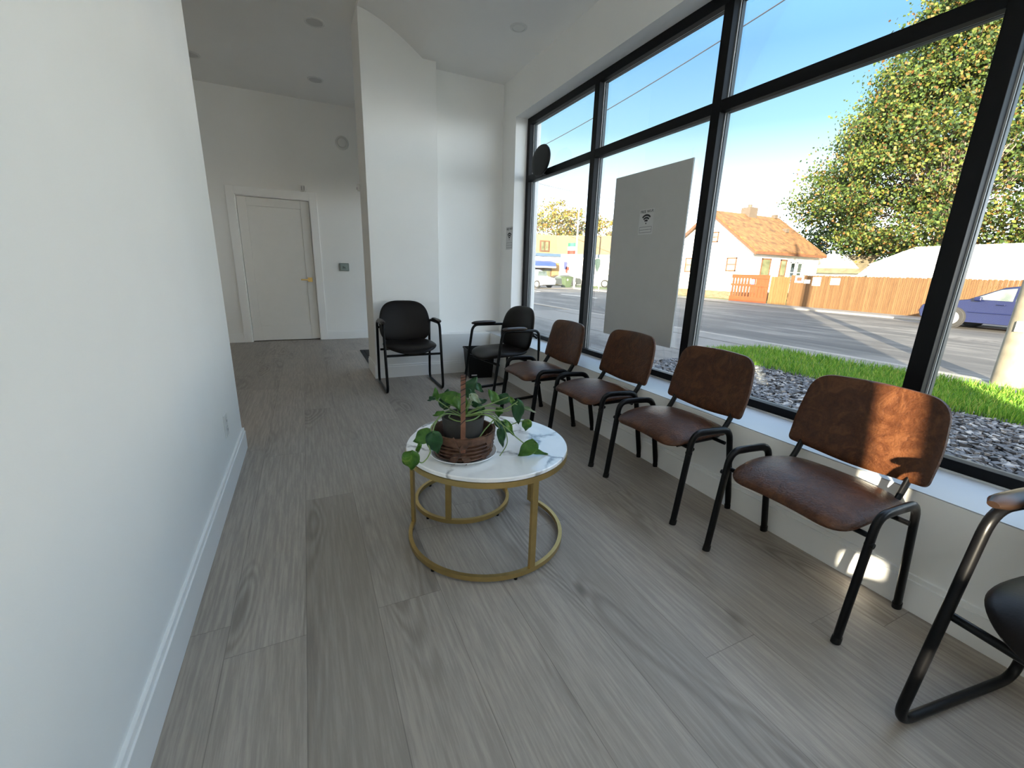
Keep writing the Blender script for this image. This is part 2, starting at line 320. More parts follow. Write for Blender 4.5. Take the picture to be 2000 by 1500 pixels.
# ------------------------------------------------------------------ mesh helpers
class MB:
    def __init__(s): s.v = []; s.f = []
    def add(s, vs, fs):
        b = len(s.v); s.v += [tuple(p) for p in vs]; s.f += [tuple(i+b for i in f) for f in fs]; return s
    def box(s, x0, x1, y0, y1, z0, z1):
        vs = [(x, y, z) for z in (z0, z1) for y in (y0, y1) for x in (x0, x1)]
        return s.add(vs, [(0, 2, 3, 1), (4, 5, 7, 6), (0, 1, 5, 4), (2, 6, 7, 3), (0, 4, 6, 2), (1, 3, 7, 5)])
    def prism(s, poly, axis, a, b):
        """poly: 2-D loop in the two remaining axes (in xyz order), extruded a..b along axis"""
        n = len(poly)
        def P(p, t):
            q = list(p); q.insert(axis, t); return tuple(q)
        vs = [P(p, a) for p in poly]+[P(p, b) for p in poly]
        fs = [tuple(range(n))[::-1], tuple(range(n, 2*n))]+[(i, (i+1) % n, n+(i+1) % n, n+i) for i in range(n)]
        return s.add(vs, fs)
    def cyl(s, p, r, h, axis=2, seg=20, r2=None):
        r2 = r if r2 is None else r2; vs = []
        for t, rr in ((0, r), (h, r2)):
            for k in range(seg):
                a = 2*math.pi*k/seg; q = [rr*math.cos(a), rr*math.sin(a)]; q.insert(axis, t); vs.append((p[0]+q[0], p[1]+q[1], p[2]+q[2]))
        return s.add(vs, [tuple(range(seg))[::-1], tuple(range(seg, 2*seg))]+[(k, (k+1) % seg, seg+(k+1) % seg, seg+k) for k in range(seg)])
    def lathe(s, prof, c=(0, 0, 0), seg=40, cap=True):
        vs = []; n = len(prof)
        for r, z in prof:
            for k in range(seg):
                a = 2*math.pi*k/seg; vs.append((c[0]+r*math.cos(a), c[1]+r*math.sin(a), c[2]+z))
        fs = [(i*seg+k, i*seg+(k+1) % seg, (i+1)*seg+(k+1) % seg, (i+1)*seg+k) for i in range(n-1) for k in range(seg)]
        if cap: fs += [tuple(range(seg))[::-1], tuple(range((n-1)*seg, n*seg))]
        return s.add(vs, fs)
    def sweep(s, pts, a, b, side=None, seg=12, closed=False, taper=None):
        """elliptic tube: half size b along `side`, a across it"""
        pts = [Vector(p) for p in pts]; n = len(pts); vs = []
        prev = None
        for i, p in enumerate(pts):
            if closed: t = (pts[(i+1) % n]-pts[i-1]).normalized()
            else: t = (pts[min(i+1, n-1)]-pts[max(i-1, 0)]).normalized()
            if side is not None: sd = Vector(side); sd = (sd-t*sd.dot(t)).normalized()
            else:
                if prev is None: prev = Vector((0, 0, 1)) if abs(t.z) < .9 else Vector((1, 0, 0))
                sd = (prev-t*prev.dot(t)).normalized(); prev = sd
            o = t.cross(sd); k_ = 1 if taper is None else taper(i/(n-1))
            for k in range(seg):
                an = 2*math.pi*k/seg; vs.append(p+(sd*(b*math.cos(an))+o*(a*math.sin(an)))*k_)
        m = n if closed else n-1
        fs = [(i*seg+k, i*seg+(k+1) % seg, ((i+1) % n)*seg+(k+1) % seg, ((i+1) % n)*seg+k) for i in range(m) for k in range(seg)]
        if not closed: fs += [tuple(range(seg))[::-1], tuple(range((n-1)*seg, n*seg))]
        return s.add(vs, fs)
    def strip(s, pts, w, th, side, closed=False):
        """flat bar of rectangular section along pts: half width w along side, half thickness th"""
        pts = [Vector(p) for p in pts]; n = len(pts); vs = []
        for i, p in enumerate(pts):
            t = ((pts[(i+1) % n]-pts[i-1]) if closed else (pts[min(i+1, n-1)]-pts[max(i-1, 0)])).normalized()
            sd = Vector(side); sd = (sd-t*sd.dot(t)).normalized(); o = t.cross(sd)
            for x, y in ((-1, -1), (1, -1), (1, 1), (-1, 1)): vs.append(p+sd*(w*x)+o*(th*y))
        m = n if closed else n-1
        fs = [(i*4+k, i*4+(k+1) % 4, ((i+1) % n)*4+(k+1) % 4, ((i+1) % n)*4+k) for i in range(m) for k in range(4)]
        if not closed: fs += [(3, 2, 1, 0), tuple(range((n-1)*4, n*4))]
        return s.add(vs, fs)
    def build(s, name, mat, parent=None, smooth=False, bevel=0, bseg=2, world=False, subsurf=0, origin=None):
        off = Vector((0, 0, 0))
        if parent is not None and world:
            q = parent
            while q is not None: off += Vector(q.location); q = q.parent
        elif parent is None:
            if origin is None:
                xs, ys, zs = zip(*s.v); off = Vector(((min(xs)+max(xs))/2, (min(ys)+max(ys))/2, min(zs)))
            else: off = Vector(origin)
        me = bpy.data.meshes.new(name); me.from_pydata([tuple(Vector(p)-off) for p in s.v], [], s.f); me.update()
        me.materials.append(mat)
        if smooth:
            me.polygons.foreach_set('use_smooth', [True]*len(me.polygons))
            try: me.set_sharp_from_angle(angle=math.radians(42))
            except Exception: pass
        o = bpy.data.objects.new(name, me); COL.objects.link(o)
        if parent is not None: o.parent = parent
        else: o.location = off
        if bevel:
            b = o.modifiers.new('bevel', 'BEVEL'); b.width = bevel; b.segments = bseg; b.limit_method = 'ANGLE'; b.angle_limit = math.radians(40)
        if subsurf:
            q = o.modifiers.new('subdivision', 'SUBSURF'); q.levels = subsurf; q.render_levels = subsurf
        return o

def tag(o, label=None, cat=None, group=None, kind=None):
    if label: o['label'] = label
    if cat: o['category'] = cat
    if group: o['group'] = group
    if kind: o['kind'] = kind
    return o
def thing(name, loc, label, cat, group=None, rz=0, kind=None):
    o = bpy.data.objects.new(name, None); COL.objects.link(o); o.location = loc; o.rotation_euler = (0, 0, rz); o.empty_display_size = .1
    return tag(o, label, cat, group, kind)
def struct(name, mb, mat, **kw):
    o = mb.build(name, mat, **kw); o['kind'] = 'structure'; return o
def copy_tree(o, parent=None):
    c = o.copy(); COL.objects.link(c)
    if parent is not None: c.parent = parent
    for ch in list(o.children): copy_tree(ch, c)
    return c
def fillet(pts, r, seg=6, closed=False):
    pts = [Vector(p) for p in pts]; n = len(pts); out = []
    for i, p in enumerate(pts):
        if not closed and i in (0, n-1): out.append(p); continue
        a, b = pts[i-1], pts[(i+1) % n]; u = (a-p); v = (b-p); k = min(r, u.length*.49, v.length*.49)
        u.normalize(); v.normalize(); s, e = p+u*k, p+v*k
        for j in range(seg+1):
            t = j/seg; out.append(s*(1-t)**2+p*2*t*(1-t)+e*t*t)
    return out
def rounded(poly, radii, seg=8):
    out = []; n = len(poly)
    for i, p in enumerate(poly):
        p = Vector(p); a, b = Vector(poly[i-1]), Vector(poly[(i+1) % n]); u = (a-p).normalized(); v = (b-p).normalized(); k = radii[i]
        s, e = p+u*k, p+v*k
        for j in range(seg+1):
            t = j/seg; out.append(s*(1-t)**2+p*2*t*(1-t)+e*t*t)
    # densify
    res = []
    for i, p in enumerate(out):
        q = out[(i+1) % len(out)]; d = (q-p).length; m = max(1, int(d/.03))
        for j in range(m): res.append(p.lerp(q, j/m))
    return res
def cushion(outline, top, bot, fn, p=3.2, rings=10):
    """padded slab: outline = loop of 2-D vectors about the origin; fn(u, v, h) -> point"""
    mb = MB(); n = len(outline); c = sum(outline, Vector((0, 0)))/n; vs = []; fs = []
    rr = [math.sin(math.pi/2*i/rings) for i in range(1, rings+1)]
    for sgn, H in ((1, top), (-1, bot)):
        base = len(vs); vs.append(fn(c.x, c.y, sgn*H))
        for r in rr:
            h = H*max(0, 1-r**p)**(1/p)
            if r == rr[-1] and sgn < 0: continue
            for q in outline:
                w = c+(q-c)*r; vs.append(fn(w.x, w.y, sgn*h if r != rr[-1] else 0))
        if sgn > 0: topring = base+1+(rings-1)*n
        for k in range(n):
            a, b = k, (k+1) % n
            fs.append((base, base+1+a, base+1+b) if sgn > 0 else (base, base+1+b, base+1+a))
            for i in range(rings-1):
                if sgn < 0 and i == rings-2: A, B, Cc, D = base+1+i*n+a, base+1+i*n+b, topring+b, topring+a
                else: A, B, Cc, D = base+1+i*n+a, base+1+i*n+b, base+1+(i+1)*n+b, base+1+(i+1)*n+a
                fs.append((A, D, Cc, B) if sgn > 0 else (A, B, Cc, D))
    mb.add(vs, fs); return mb
def superell(a, b, n=3, N=64, cy=0):
    out = []
    for k in range(N):
        t = 2*math.pi*k/N; c, s = math.cos(t), math.sin(t)
        out.append(Vector((a*math.copysign(abs(c)**(2/n), c), cy+b*math.copysign(abs(s)**(2/n), s))))
    return out
def text_mesh(name, body, size, mat, parent, loc, rot, align='CENTER', extrude=.0004):
    cu = bpy.data.curves.new(name, 'FONT'); cu.body = body; cu.size = size; cu.align_x = align; cu.align_y = 'CENTER'; cu.extrude = extrude
    t = bpy.data.objects.new(name+'_tmp', cu); COL.objects.link(t)
    dg = bpy.context.evaluated_depsgraph_get(); me = bpy.data.meshes.new_from_object(t.evaluated_get(dg)); me.name = name
    bpy.data.objects.remove(t); me.materials.clear(); me.materials.append(mat)
    o = bpy.data.objects.new(name, me); COL.objects.link(o); o.parent = parent; o.location = loc; o.rotation_euler = rot; return o

# ================================================================== ROOM
H1, H2 = 3.34, 3.02               # main ceiling, window bay ceiling
G = -0.25                          # street level
YB, YF = -2.0, 7.32                # back wall, door wall
XW, ZL = 1.880, .441               # low wall front, ledge height
XU, XF = 2.060, 2.193              # wall above / beside the window, frame face
XO = 2.35                          # outer face of the window wall
YL = 2.985; XL = -.436             # partition end and face
YJ = 4.383
ZB, ZT0, ZT1, ZTOP = .441, 2.042, 2.103, 2.640

struct('floor', MB().box(-3.0, XW+.3, YB, 7.6, -.12, 0), M['floor'], origin=(0, 0, 0))
mb = MB()
mb.box(-3.0, .60, YB, YF+.2, H1, H1+.15).box(.60, XO, 5.06, YF+.2, H1, H1+.15)
struct('ceiling', mb, M['ceiling'])
# coved drop towards the window bay
prof = [(.60, H1)]
for k in range(0, 13):
    t = k/12; x = .60+.56*t; prof.append((x, H1-.045-(H1-.045-H2)*(t**1.5)))
prof += [(XO, H2), (XO, H1+.15), (.60, H1+.15)]
struct('ceiling_bay', MB().prism(prof, 1, YB, 5.06), M['ceiling'], smooth=True)
struct('wall_left', MB().box(XL-.12, XL, -.75, YL, 0, H1), M['wall'], bevel=.004)
struct('wall_far_left', MB().box(-3.15, -3.0, YB-.2, YF+.2, G, H1+.15), M['wall'])
# door wall with its opening
DX0, DX1, DH = -.769, .142, 2.03
mb = MB().box(-3.0, DX0-.02, YF, YF+.2, 0, H1).box(DX1+.02, XO, YF, YF+.2, 0, H1).box(DX0-.02, DX1+.02, YF, YF+.2, DH+.015, H1)
mb.box(DX0-.02, DX1+.02, YF+.16, YF+.2, 0, DH+.015)
struct('wall_front', mb, M['wall'])
# unseen back wall: glazing and fill shades added, their gap shaping the sun stripe
SX0, SX1 = -1.575, -1.420
mb = MB().box(-3.0, -2.9, YB-.2, YB, G, H1).box(2.1, XO, YB-.2, YB, G, H1).box(-2.9, 2.1, YB-.2, YB, 2.15, H1).box(-2.9, 2.1, YB-.2, YB, G, .10).box(SX0-.01, SX1+.01, YB-.012, YB-.008, .10, 1.0).box(SX0-.01, SX1+.01, YB-.012, YB-.008, 1.065, 1.29)  # thin strips across the gap are added to cut the sun beam
struct('wall_back', mb, M['wall'])
w = thing('window_2', (-.4, YB-.1, .10), None, None, kind='structure')
MB().box(-2.9, 2.1, YB-.155, YB-.149, .10, 2.15).build('glass_pane', M['glass'], w, world=True)
for x in (-2.9, .35, 2.06): MB().box(x, x+.04, YB-.17, YB-.13, .10, 2.15).build('mullion', M['black_frame'], w, world=True)
for nm, a, b in (('roller_shade', -2.9, SX0), ('roller_shade', SX1, 2.1)):
    o = MB().box(a, b, YB-.012, YB-.008, .06, 2.17).build(nm, M['shade'])
    tag(o, 'white translucent roller shade drawn over the glazing behind the camera', 'window shade', 'roller shades')
# pillar and the recessed wall beside it
struct('wall_pillar', MB().box(.597, 1.288, 4.545, 5.06, 0, H1), M['wall'], bevel=.004)
struct('wall_recess', MB().box(1.288, XO, 4.70, 5.06, 0, H1), M['wall'])
struct('wall_recess_low', MB().box(1.288, XW+.001, 4.545, 4.70, 0, ZL), M['wall'], bevel=.003)
# window side
struct('wall_right_low', MB().box(XW, XO, YB, 4.70, G-.1, ZL-.004), M['wall'], bevel=.003)
struct('trim_2', MB().box(XW, XF, YB, 4.70, ZL-.004, ZL), M['ledge'])
mb = MB().box(XU, XO, YJ, 4.70, ZL, H2).box(XU, XO, YB, YJ, ZTOP, H2).box(XU, XO, YB, -1.62, ZL, ZTOP)
struct('wall_right', mb, M['wall'])
# beyond the pillar: side entrance
mb = MB().box(2.2, XO, 5.06, 5.15, G, H1).box(2.2, XO, 7.25, YF, G, H1).box(2.2, XO, 5.15, 7.25, 2.3, H1).box(2.2, XO, 5.15, 7.25, G, 0)
struct('wall_right_entry', mb, M['wall'])
d = thing('door_2', (2.27, 5.95, 0), None, None, kind='structure')
mb = MB()
for y0, y1, z0, z1 in ((5.15, 5.22, 0, 2.3), (6.17, 6.25, 0, 2.3), (7.18, 7.25, 0, 2.3), (5.22, 7.18, 2.22, 2.3), (5.22, 7.18, 0, .1)): mb.box(2.24, 2.30, y0, y1, z0, z1)
mb.build('door_frame', M['black_frame'], d, world=True); MB().box(2.265, 2.275, 5.22, 7.18, .1, 2.22).build('glass_pane', M['glass'], d, world=True)
# building mass above and roof parapet
struct('wall_parapet', MB().box(-6, XO+.12, YB-.2, 10.0, H1+.15, 5.75), M['stucco_tan'])
struct('wall_outer_neighbour', MB().box(XO-.1, XO+.12, 7.4, 10.0, G, H1+.3), M['stucco_tan'])

# baseboards
def baseboard(name, x0, x1, y0, y1, lip):
    """lip: direction (dx, dy) the face looks to; height .14 with a small stepped cap"""
    mb = MB().box(x0, x1, y0, y1, .0, .118)
    dx, dy = lip
    mb.box(x0+(.005 if dx < 0 else 0), x1-(.005 if dx > 0 else 0), y0+(.005 if dy < 0 else 0), y1-(.005 if dy > 0 else 0), .118, .138)
    return struct(name, mb, M['trimwhite'], bevel=.0015)
baseboard('baseboard_left', XL-.13, XL+.015, -.75, YL+.012, (1, 0))
baseboard('baseboard_right', XW-.013, XW+.01, YB, 4.545, (-1, 0))
baseboard('baseboard_pillar', .584, XW-.013, 4.532, 4.56, (0, -1))
baseboard('baseboard_pillar_side', .584, .61, 4.56, 5.06, (-1, 0))
baseboard('baseboard_front_left', -3.0, DX0-.11, YF-.014, YF, (0, -1))
baseboard('baseboard_front_right', DX1+.11, 2.2, YF-.014, YF, (0, -1))
# caulk line between ledge and window
struct('trim_1', MB().box(XF-.006, XF+.002, -1.62, YJ, ZL-.002, ZL+.008), M['white_plastic'])

# interior door
d = thing('door_1', ((DX0+DX1)/2, YF, 0), None, None, kind='structure')
mb = MB()
sx = .112
x0, x1, z0, z1 = DX0+.004, DX1-.004, .012, DH-.004
yf, yb = YF+.035, YF+.075
mb.box(x0, x0+sx, yf, yb, z0, z1).box(x1-sx, x1, yf, yb, z0, z1).box(x0+sx, x1-sx, yf, yb, z1-.115, z1).box(x0+sx, x1-sx, yf, yb, z0, z0+.225)
mb.box(x0+sx, x1-sx, yf+.012, yb, z0+.225, z1-.115)
mb.build('door_leaf', M['doorwhite'], d, world=True, bevel=.003)
mb = MB().box(DX0-.02, DX0, YF-.002, YF+.2, 0, DH+.015).box(DX1, DX1+.02, YF-.002, YF+.2, 0, DH+.015).box(DX0, DX1, YF-.002, YF+.2, DH, DH+.015)
mb.build('door_jamb', M['trimwhite'], d, world=True)
mb = MB().box(DX0-.11, DX0-.008, YF-.020, YF, 0, DH+.115).box(DX1+.008, DX1+.11, YF-.020, YF, 0, DH+.115).box(DX0-.008, DX1+.008, YF-.020, YF, DH+.008, DH+.115)
mb.build('door_casing', M['trimwhite'], d, world=True, bevel=.003)
hx, hz = DX1-.07, .915
mb = MB().box(hx-.032, hx+.032, yf-.010, yf, hz-.032, hz+.032)
hd = mb.build('door_handle', M['brass'], d, world=True, bevel=.002)
mb = MB().cyl((hx, yf-.045, hz), .010, .036, axis=1, seg=14); mb.box(hx-.125, hx+.012, yf-.055, yf-.040, hz-.010, hz+.010)
mb.build('lever', M['brass'], hd, world=True, bevel=.003)

# ---------------------------------------------------------------- storefront window
w = thing('window_1', (2.25, 1.4, ZB), None, None, kind='structure')
MC = [3.192, 2.004, .816, -.372]             # mullion centres
Y0W = -1.56
def rail(name, y0, y1, z0, z1, inset=.012):
    m = MB().box(XF, XF+.044, y0, y1, z0, z1)
    return m.build(name, M['black_frame'], w, world=True, bevel=.002)
rail('bottom_rail', Y0W-.06, YJ, ZB, ZB+.050); rail('top_rail', Y0W-.06, YJ, ZTOP-.062, ZTOP)
rail('jamb', YJ-.055, YJ, ZB+.050, ZTOP-.062); rail('jamb', Y0W-.06, Y0W, ZB+.050, ZTOP-.062)
for c in MC: rail('mullion', c-.031, c+.031, ZB+.050, ZTOP-.062)
edges = [YJ-.055]+[e for c in MC for e in (c+.031, c-.031)]+[Y0W]
bays = [(edges[i+1], edges[i]) for i in range(0, len(edges), 2)]
for a, b in bays:
    MB().box(XF+.001, XF+.043, a, b, ZT0, ZT1).build('transom_bar', M['black_frame'], w, world=True, bevel=.002)
    for z0, z1 in ((ZB+.042, ZT0+.01), (ZT1-.01, ZTOP-.055)):
        gp = MB().box(XF+.049, XF+.055, a-.01, b+.01, z0, z1).build('glass_pane', M['glass'], w, world=True)
    # outer frame seen through the glass: pale gasket, then grey aluminium
    for z0, z1 in ((ZB+.040, ZT0+.008), (ZT1-.008, ZTOP-.055)):
        m = MB().box(XF+.044, XF+.049, b-.006, b+.02, z0, z1).box(XF+.044, XF+.049, a-.02, a+.006, z0, z1)
        m.box(XF+.044, XF+.049, a, b, z1-.006, z1+.01).box(XF+.044, XF+.049, a, b, z0-.01, z0+.006)
        m.build('gasket', M['gasket'], w, world=True)
        m = MB().box(XF+.055, XF+.082, b-.008, b+.05, z0-.02, z1+.02).box(XF+.055, XF+.082, a-.05, a+.008, z0-.02, z1+.02)
        m.box(XF+.055, XF+.082, a, b, z1-.006, z1+.04).box(XF+.055, XF+.082, a, b, z0-.04, z0+.004)
        m.build('outer_frame', M['grey_alu'], w, world=True, bevel=.003)
struct('window_sill_outside', MB().box(XO-.02, XO+.10, Y0W-.1, YJ+.05, ZB-.10, ZB-.03), M['grey_alu'])

# ================================================================== INTERIOR THINGS
# --- tan leather stacking chairs
def make_iso():
    root = thing('stacking_chair', (0, 0, 0), '-', 'chair')
    def zb(x, y):
        return .414+.010*math.cos(math.pi*min(1, abs(y)/.22))-.55*max(0, -y-.09)**2*2.2-.16*x*x*2+.22*max(0, y-.08)**2
    out = rounded([(-.215, -.215), (.215, -.215), (.235, .0), (.21, .185), (-.21, .185), (-.235, .0)], [.09, .09, .08, .07, .07, .08])
    cushion(out, .030, .028, lambda u, v, h: (u, v, zb(u, v)+h), p=2.6).build('seat', M['leather'], root, smooth=True)
    zc = .616
    out = rounded([(-.238, -.145), (0, -.172), (.246, -.145), (.250, -.02), (.228, .152), (0, .162), (-.216, .152), (-.240, -.02)], [.022, .10, .022, .05, .075, .10, .075, .05])
    def bk(u, v, h):
        y = .228+(v+.15)*.20-.55*u*u-.35*(v-.0)**2
        return (u, y-h, zc+v+h*.15)
    cushion(out, .024, .018, bk, p=3).build('backrest', M['leather'], root, smooth=True)
    for sx in (-1, 1):
        x = .258*sx
        fp = fillet([(x, -.190, .004), (x, -.138, .452), (x, -.02, .448)], .055)
        rp = fillet([(x, .190, .004), (x, .105, .440), (x, -.02, .448)], .055)
        for pts, yy in ((fp, -.190), (rp, .190)):
            lg = MB().sweep(pts, .0170, .0115, (1, 0, 0), seg=14).build('leg', M['black_metal'], root, smooth=True)
            MB().sweep([(x, yy, 0), (x, yy*(1-.02), .022)], .0190, .0135, (1, 0, 0), seg=14).build('foot_cap', M['black_plastic'], lg, smooth=True)
        xu = .185*sx
        pts = fillet([(xu, -.15, .376), (xu, .140, .378), (xu, .220, .50), (xu, .268, .68)], .06)
        MB().sweep(pts, .0165, .0100, (1, 0, 0), seg=14).build('back_post', M['black_metal'], root, smooth=True)
    for y in (-.125, .085):
        MB().sweep([(-.258, y, .372), (.258, y, .372)], .009, .009, None, seg=10).build('cross_bar', M['black_metal'], root, smooth=True)
    for sx in (-1, 1):
        MB().cyl((.262*sx-.012, -.155, .36), .009, .024, axis=0, seg=12).build('stacking_knob', M['black_plastic'], root, smooth=True)
    return root
iso = make_iso()
spots = [(1.585, 2.838, -90, 'brown leather armless chair farthest from camera, next to the black corner armchair'),
         (1.676, 2.205, -90, 'brown leather armless chair in front of the grey poster, second from the far end'),
         (1.676, 1.540, -90, 'brown leather armless chair below the wide window bay, seat behind the sunlit chair'),
         (1.662, .817, -90, 'nearest brown leather armless chair, its backrest striped by direct sun')]
for i, (x, y, a, lab) in enumerate(spots):
    o = iso if i == 0 else copy_tree(iso)
    o.location = (x, y, 0); o.rotation_euler = (0, 0, math.radians(a)); o['label'] = lab; o['group'] = 'brown leather chairs along the window'

# --- black sled armchairs
def make_sled():
    root = thing('sled_armchair', (0, 0, 0), '-', 'armchair')
    def zs(x, y):
        return .404+.022*(1-math.cos(2*math.pi*min(abs(x), .24)/.44))/2*(.6+1.2*max(0, y+.1))-1.5*max(0, -y-.10)**2+.5*max(0, y-.05)**2
    cushion(superell(.248, .235, 2.7, 64, -.02), .034, .030, lambda u, v, h: (u, v, zs(u, v)+h), p=2.5).build('seat', M['vinyl'], root, smooth=True)
    zc = .616
    out = []
    for q in superell(.252, .205, 3.4, 72):
        k = 1-.11*max(0, q.y/.2); out.append(Vector((q.x*k, q.y)))
    def bk(u, v, h):
        y = .185+(v+.2)*.17-.75*u*u-.9*min(0, v+.06)**2*-1*0
        return (u, y-h, zc+v+h*.12)
    cushion(out, .030, .026, bk, p=2.6).build('backrest', M['vinyl'], root, smooth=True)
    for sx in (-1, 1):
        x = .262*sx
        pts = fillet([(x, -.255, .0125), (x, .255, .0125), (x, .235, .628), (x, -.155, .636)], .065, 7, closed=True)
        fr = MB().sweep(pts, .0125, .0125, (1, 0, 0), seg=14, closed=True).build('side_frame', M['black_metal'], root, smooth=True)
        pp = [(x, -.165+.26*k/10, .650+.004*math.sin(math.pi*k/10)) for k in range(11)]
        MB().sweep(pp, .017, .026, (1, 0, 0), seg=16, taper=lambda t: max(.45, min(1, 1-(abs(t-.5)*2)**8*.55))).build('arm_pad', M['pad'], fr, smooth=True)
        MB().sweep([(x, .21, .56), (x*.82, .215, .575)], .010, .010, None, seg=10).build('back_bracket', M['black_metal'], root, smooth=True)
    for y, z in ((-.17, .348), (.12, .362)):
        MB().sweep([(-.262, y-.02, z), (.262, y-.02, z)], .011, .011, None, seg=12).build('cross_bar', M['black_metal'], root, smooth=True)
    return root
sled = make_sled()
for i, (x, y, a, lab) in enumerate([(.868, 4.150, 0, 'black vinyl sled-base armchair standing alone in front of the white pillar'),
                                    (1.600, 3.590, -81, 'black vinyl sled-base armchair in the corner beside the black waste bin'),
                                    (1.534, .037, -98.4, 'dark sled-base armchair cut off by the right edge, arm pad in the sun')]):
    o = sled if i == 0 else copy_tree(sled)
    o.location = (x, y, 0); o.rotation_euler = (0, 0, math.radians(a)); o['label'] = lab; o['group'] = 'sled-base armchairs'

# --- coffee tables
def arc(cx, cy, r, a0, a1, z, n=48): return [(cx+r*math.cos(a0+(a1-a0)*k/n), cy+r*math.sin(a0+(a1-a0)*k/n), z) for k in range(n+1)]
def nest_table(name, cx, cy, R, zt, legs, arcspan, label):
    t = thing(name, (cx, cy, 0), label, 'table')
    MB().lathe([(R-.006, zt), (R, zt+.002), (R, zt+.014), (R-.003, zt+.017), (0.001, zt+.017)], seg=96).build('table_top', M['marble'], t, smooth=True)
    MB().strip(arc(0, 0, R-.004, 0, 2*math.pi, zt-.011, 95)[:-1], .011, .006, (0, 0, 1), closed=True).build('top_ring', M['gold'], t, smooth=True)
    if arcspan: MB().strip(arc(0, 0, R-.006, arcspan[0], arcspan[1], .022), .010, .008, (0, 0, 1)).build('base_ring', M['gold'], t, smooth=True)
    else: MB().strip(arc(0, 0, R-.006, 0, 2*math.pi, .022, 95)[:-1], .010, .008, (0, 0, 1), closed=True).build('base_ring', M['gold'], t, smooth=True)
    for a in legs:
        c, s = math.cos(a), math.sin(a); m = MB(); r = R-.006
        def P(u, v, z): return (r*c-u*s+v*c, r*s+u*c+v*s, z)
        vs = [P(u, v, z) for z in (.014, zt-.002) for u, v in ((-.013, -.007), (.013, -.007), (.013, .007), (-.013, .007))]
        m.add(vs, [(3, 2, 1, 0), (4, 5, 6, 7), (0, 1, 5, 4), (1, 2, 6, 5), (2, 3, 7, 6), (3, 0, 4, 7)])
        m.build('leg', M['gold'], t, bevel=.001)
    fa = [arcspan[0]+(arcspan[1]-arcspan[0])*k for k in (.02, .25, .5, .75, .98)] if arcspan else [.5, 2.1, 3.6, 5.2]
    for a in fa: MB().cyl(((R-.006)*math.cos(a), (R-.006)*math.sin(a), 0), .007, .013, seg=12).build('foot', M['black_plastic'], t, smooth=True)
    return t
TX, TY, TR, TZ = .646, 1.570, .338, .420
aL = math.atan2(1.734-TY, .356-TX); aR = math.atan2(1.707-TY, .929-TX); aF = math.atan2(1.220-TY, .637-TX+.11)
if aL < 0: aL += 2*math.pi
nest_table('coffee_table', TX, TY, TR, TZ, [aL, aR, math.atan2(-.335, .06), ], (aL, aR+2*math.pi), 'round white marble-top coffee table with gold frame, carrying the potted vine')
nest_table('nesting_table', .637, 1.872, .236, .345, [math.atan2(2.094-1.872, .555-.637), math.atan2(1.688-1.872, .509-.637), math.atan2(-.03, .225)], None, 'smaller round gold-framed nesting table tucked behind the marble coffee table')

# --- plate, basket, plant
PX, PY, PZ = .508, 1.485, TZ+.017
MB().lathe([(.060, 0), (.095, .002), (.128, .016), (.133, .019), (.131, .021), (.120, .015), (.092, .006), (.001, .006)], (PX, PY, PZ+.0005), 64).build('plate', M['plate'], smooth=True, origin=(PX, PY, PZ))
pl = bpy.data.objects['plate']; tag(pl, 'round white saucer plate under the woven basket on the coffee table', 'plate')
BZ = PZ+.0075
b = thing('basket', (PX, PY, BZ), 'brown woven basket with tall hoop handle holding the pothos pot', 'basket')
mb = MB().lathe([(.001, 0), (.094, 0), (.105, .012), (.119, .095), (.122, .104), (.116, .104), (.112, .095), (.098, .012), (.001, .006)], seg=64, cap=False)
mb.build('basket_bowl', M['basket'], b, smooth=True)
# woven straps around the bowl
mb = MB()
for k in range(11):
    a0 = 2*math.pi*k/11
    pts = []
    for j in range(9):
        t = j/8; r_ = .1075+.0145*t+.005*math.sin(t*9+k); an = a0+.20*math.sin(t*3.1)*(1 if k % 2 else -1)
        pts.append((r_*math.cos(an), r_*math.sin(an), .006+.096*t))
    mb.strip(pts, .013, .0024, (-math.sin(a0), math.cos(a0), 0))
for zz, rr in ((.014, .1075), (.030, .1105), (.046, .113), (.062, .1155)):
    mb.sweep([(rr*(1+.015*math.sin(11*2*math.pi*k/88))*math.cos(2*math.pi*k/88), rr*(1+.015*math.sin(11*2*math.pi*k/88))*math.sin(2*math.pi*k/88), zz) for k in range(88)], .0062, .0035, (0, 0, 1), seg=8, closed=True)
mb.strip([(.1215*math.cos(2*math.pi*k/72), .1215*math.sin(2*math.pi*k/72), .090) for k in range(72)], .0125, .0028, (0, 0, 1), closed=True)
mb.build('weave_band', M['basket'], b, smooth=True)
va = math.atan2(PY, PX)            # the hoop is seen edge on
hp = []
for k in range(41):
    t = math.pi*k/40; u = -.119*math.cos(t); z = .05+.262*math.sin(t)**.6
    hp.append((u*math.cos(va), u*math.sin(va), z))
MB().strip(hp, .0088, .0024, (-math.sin(va), math.cos(va), 0)).build('handle', M['basketred'], b, smooth=True)
mb = MB()
for k in range(3, 38, 2):
    p, q = Vector(hp[k]), Vector(hp[k+1]); sd = Vector((-math.sin(va), math.cos(va), 0)); nn = (q-p).cross(sd).normalized()*.0032
    for sg_ in (-1, 1): mb.strip([p+sd*.0095+nn*sg_, q-sd*.0095+nn*sg_], .0012, .0006, (q-p).normalized()+sd*.01)
mb.build('binding_cord', M['ink'], b)
pot = MB().lathe([(.001, 0), (.062, 0), (.066, .003), (.082, .142), (.084, .148), (.078, .148), (.076, .135), (.001, .135)], (PX, PY, BZ+.008), 56, cap=False)
P = pot.build('plant_pot', M['pot'], smooth=True, origin=(PX, PY, BZ+.008)); tag(P, 'grey clay pot standing inside the brown woven basket', 'plant pot')
PTZ = BZ+.143
vine = thing('pothos_plant', (PX, PY, PTZ), 'trailing pothos vine with green heart-shaped leaves growing from the grey pot', 'plant')
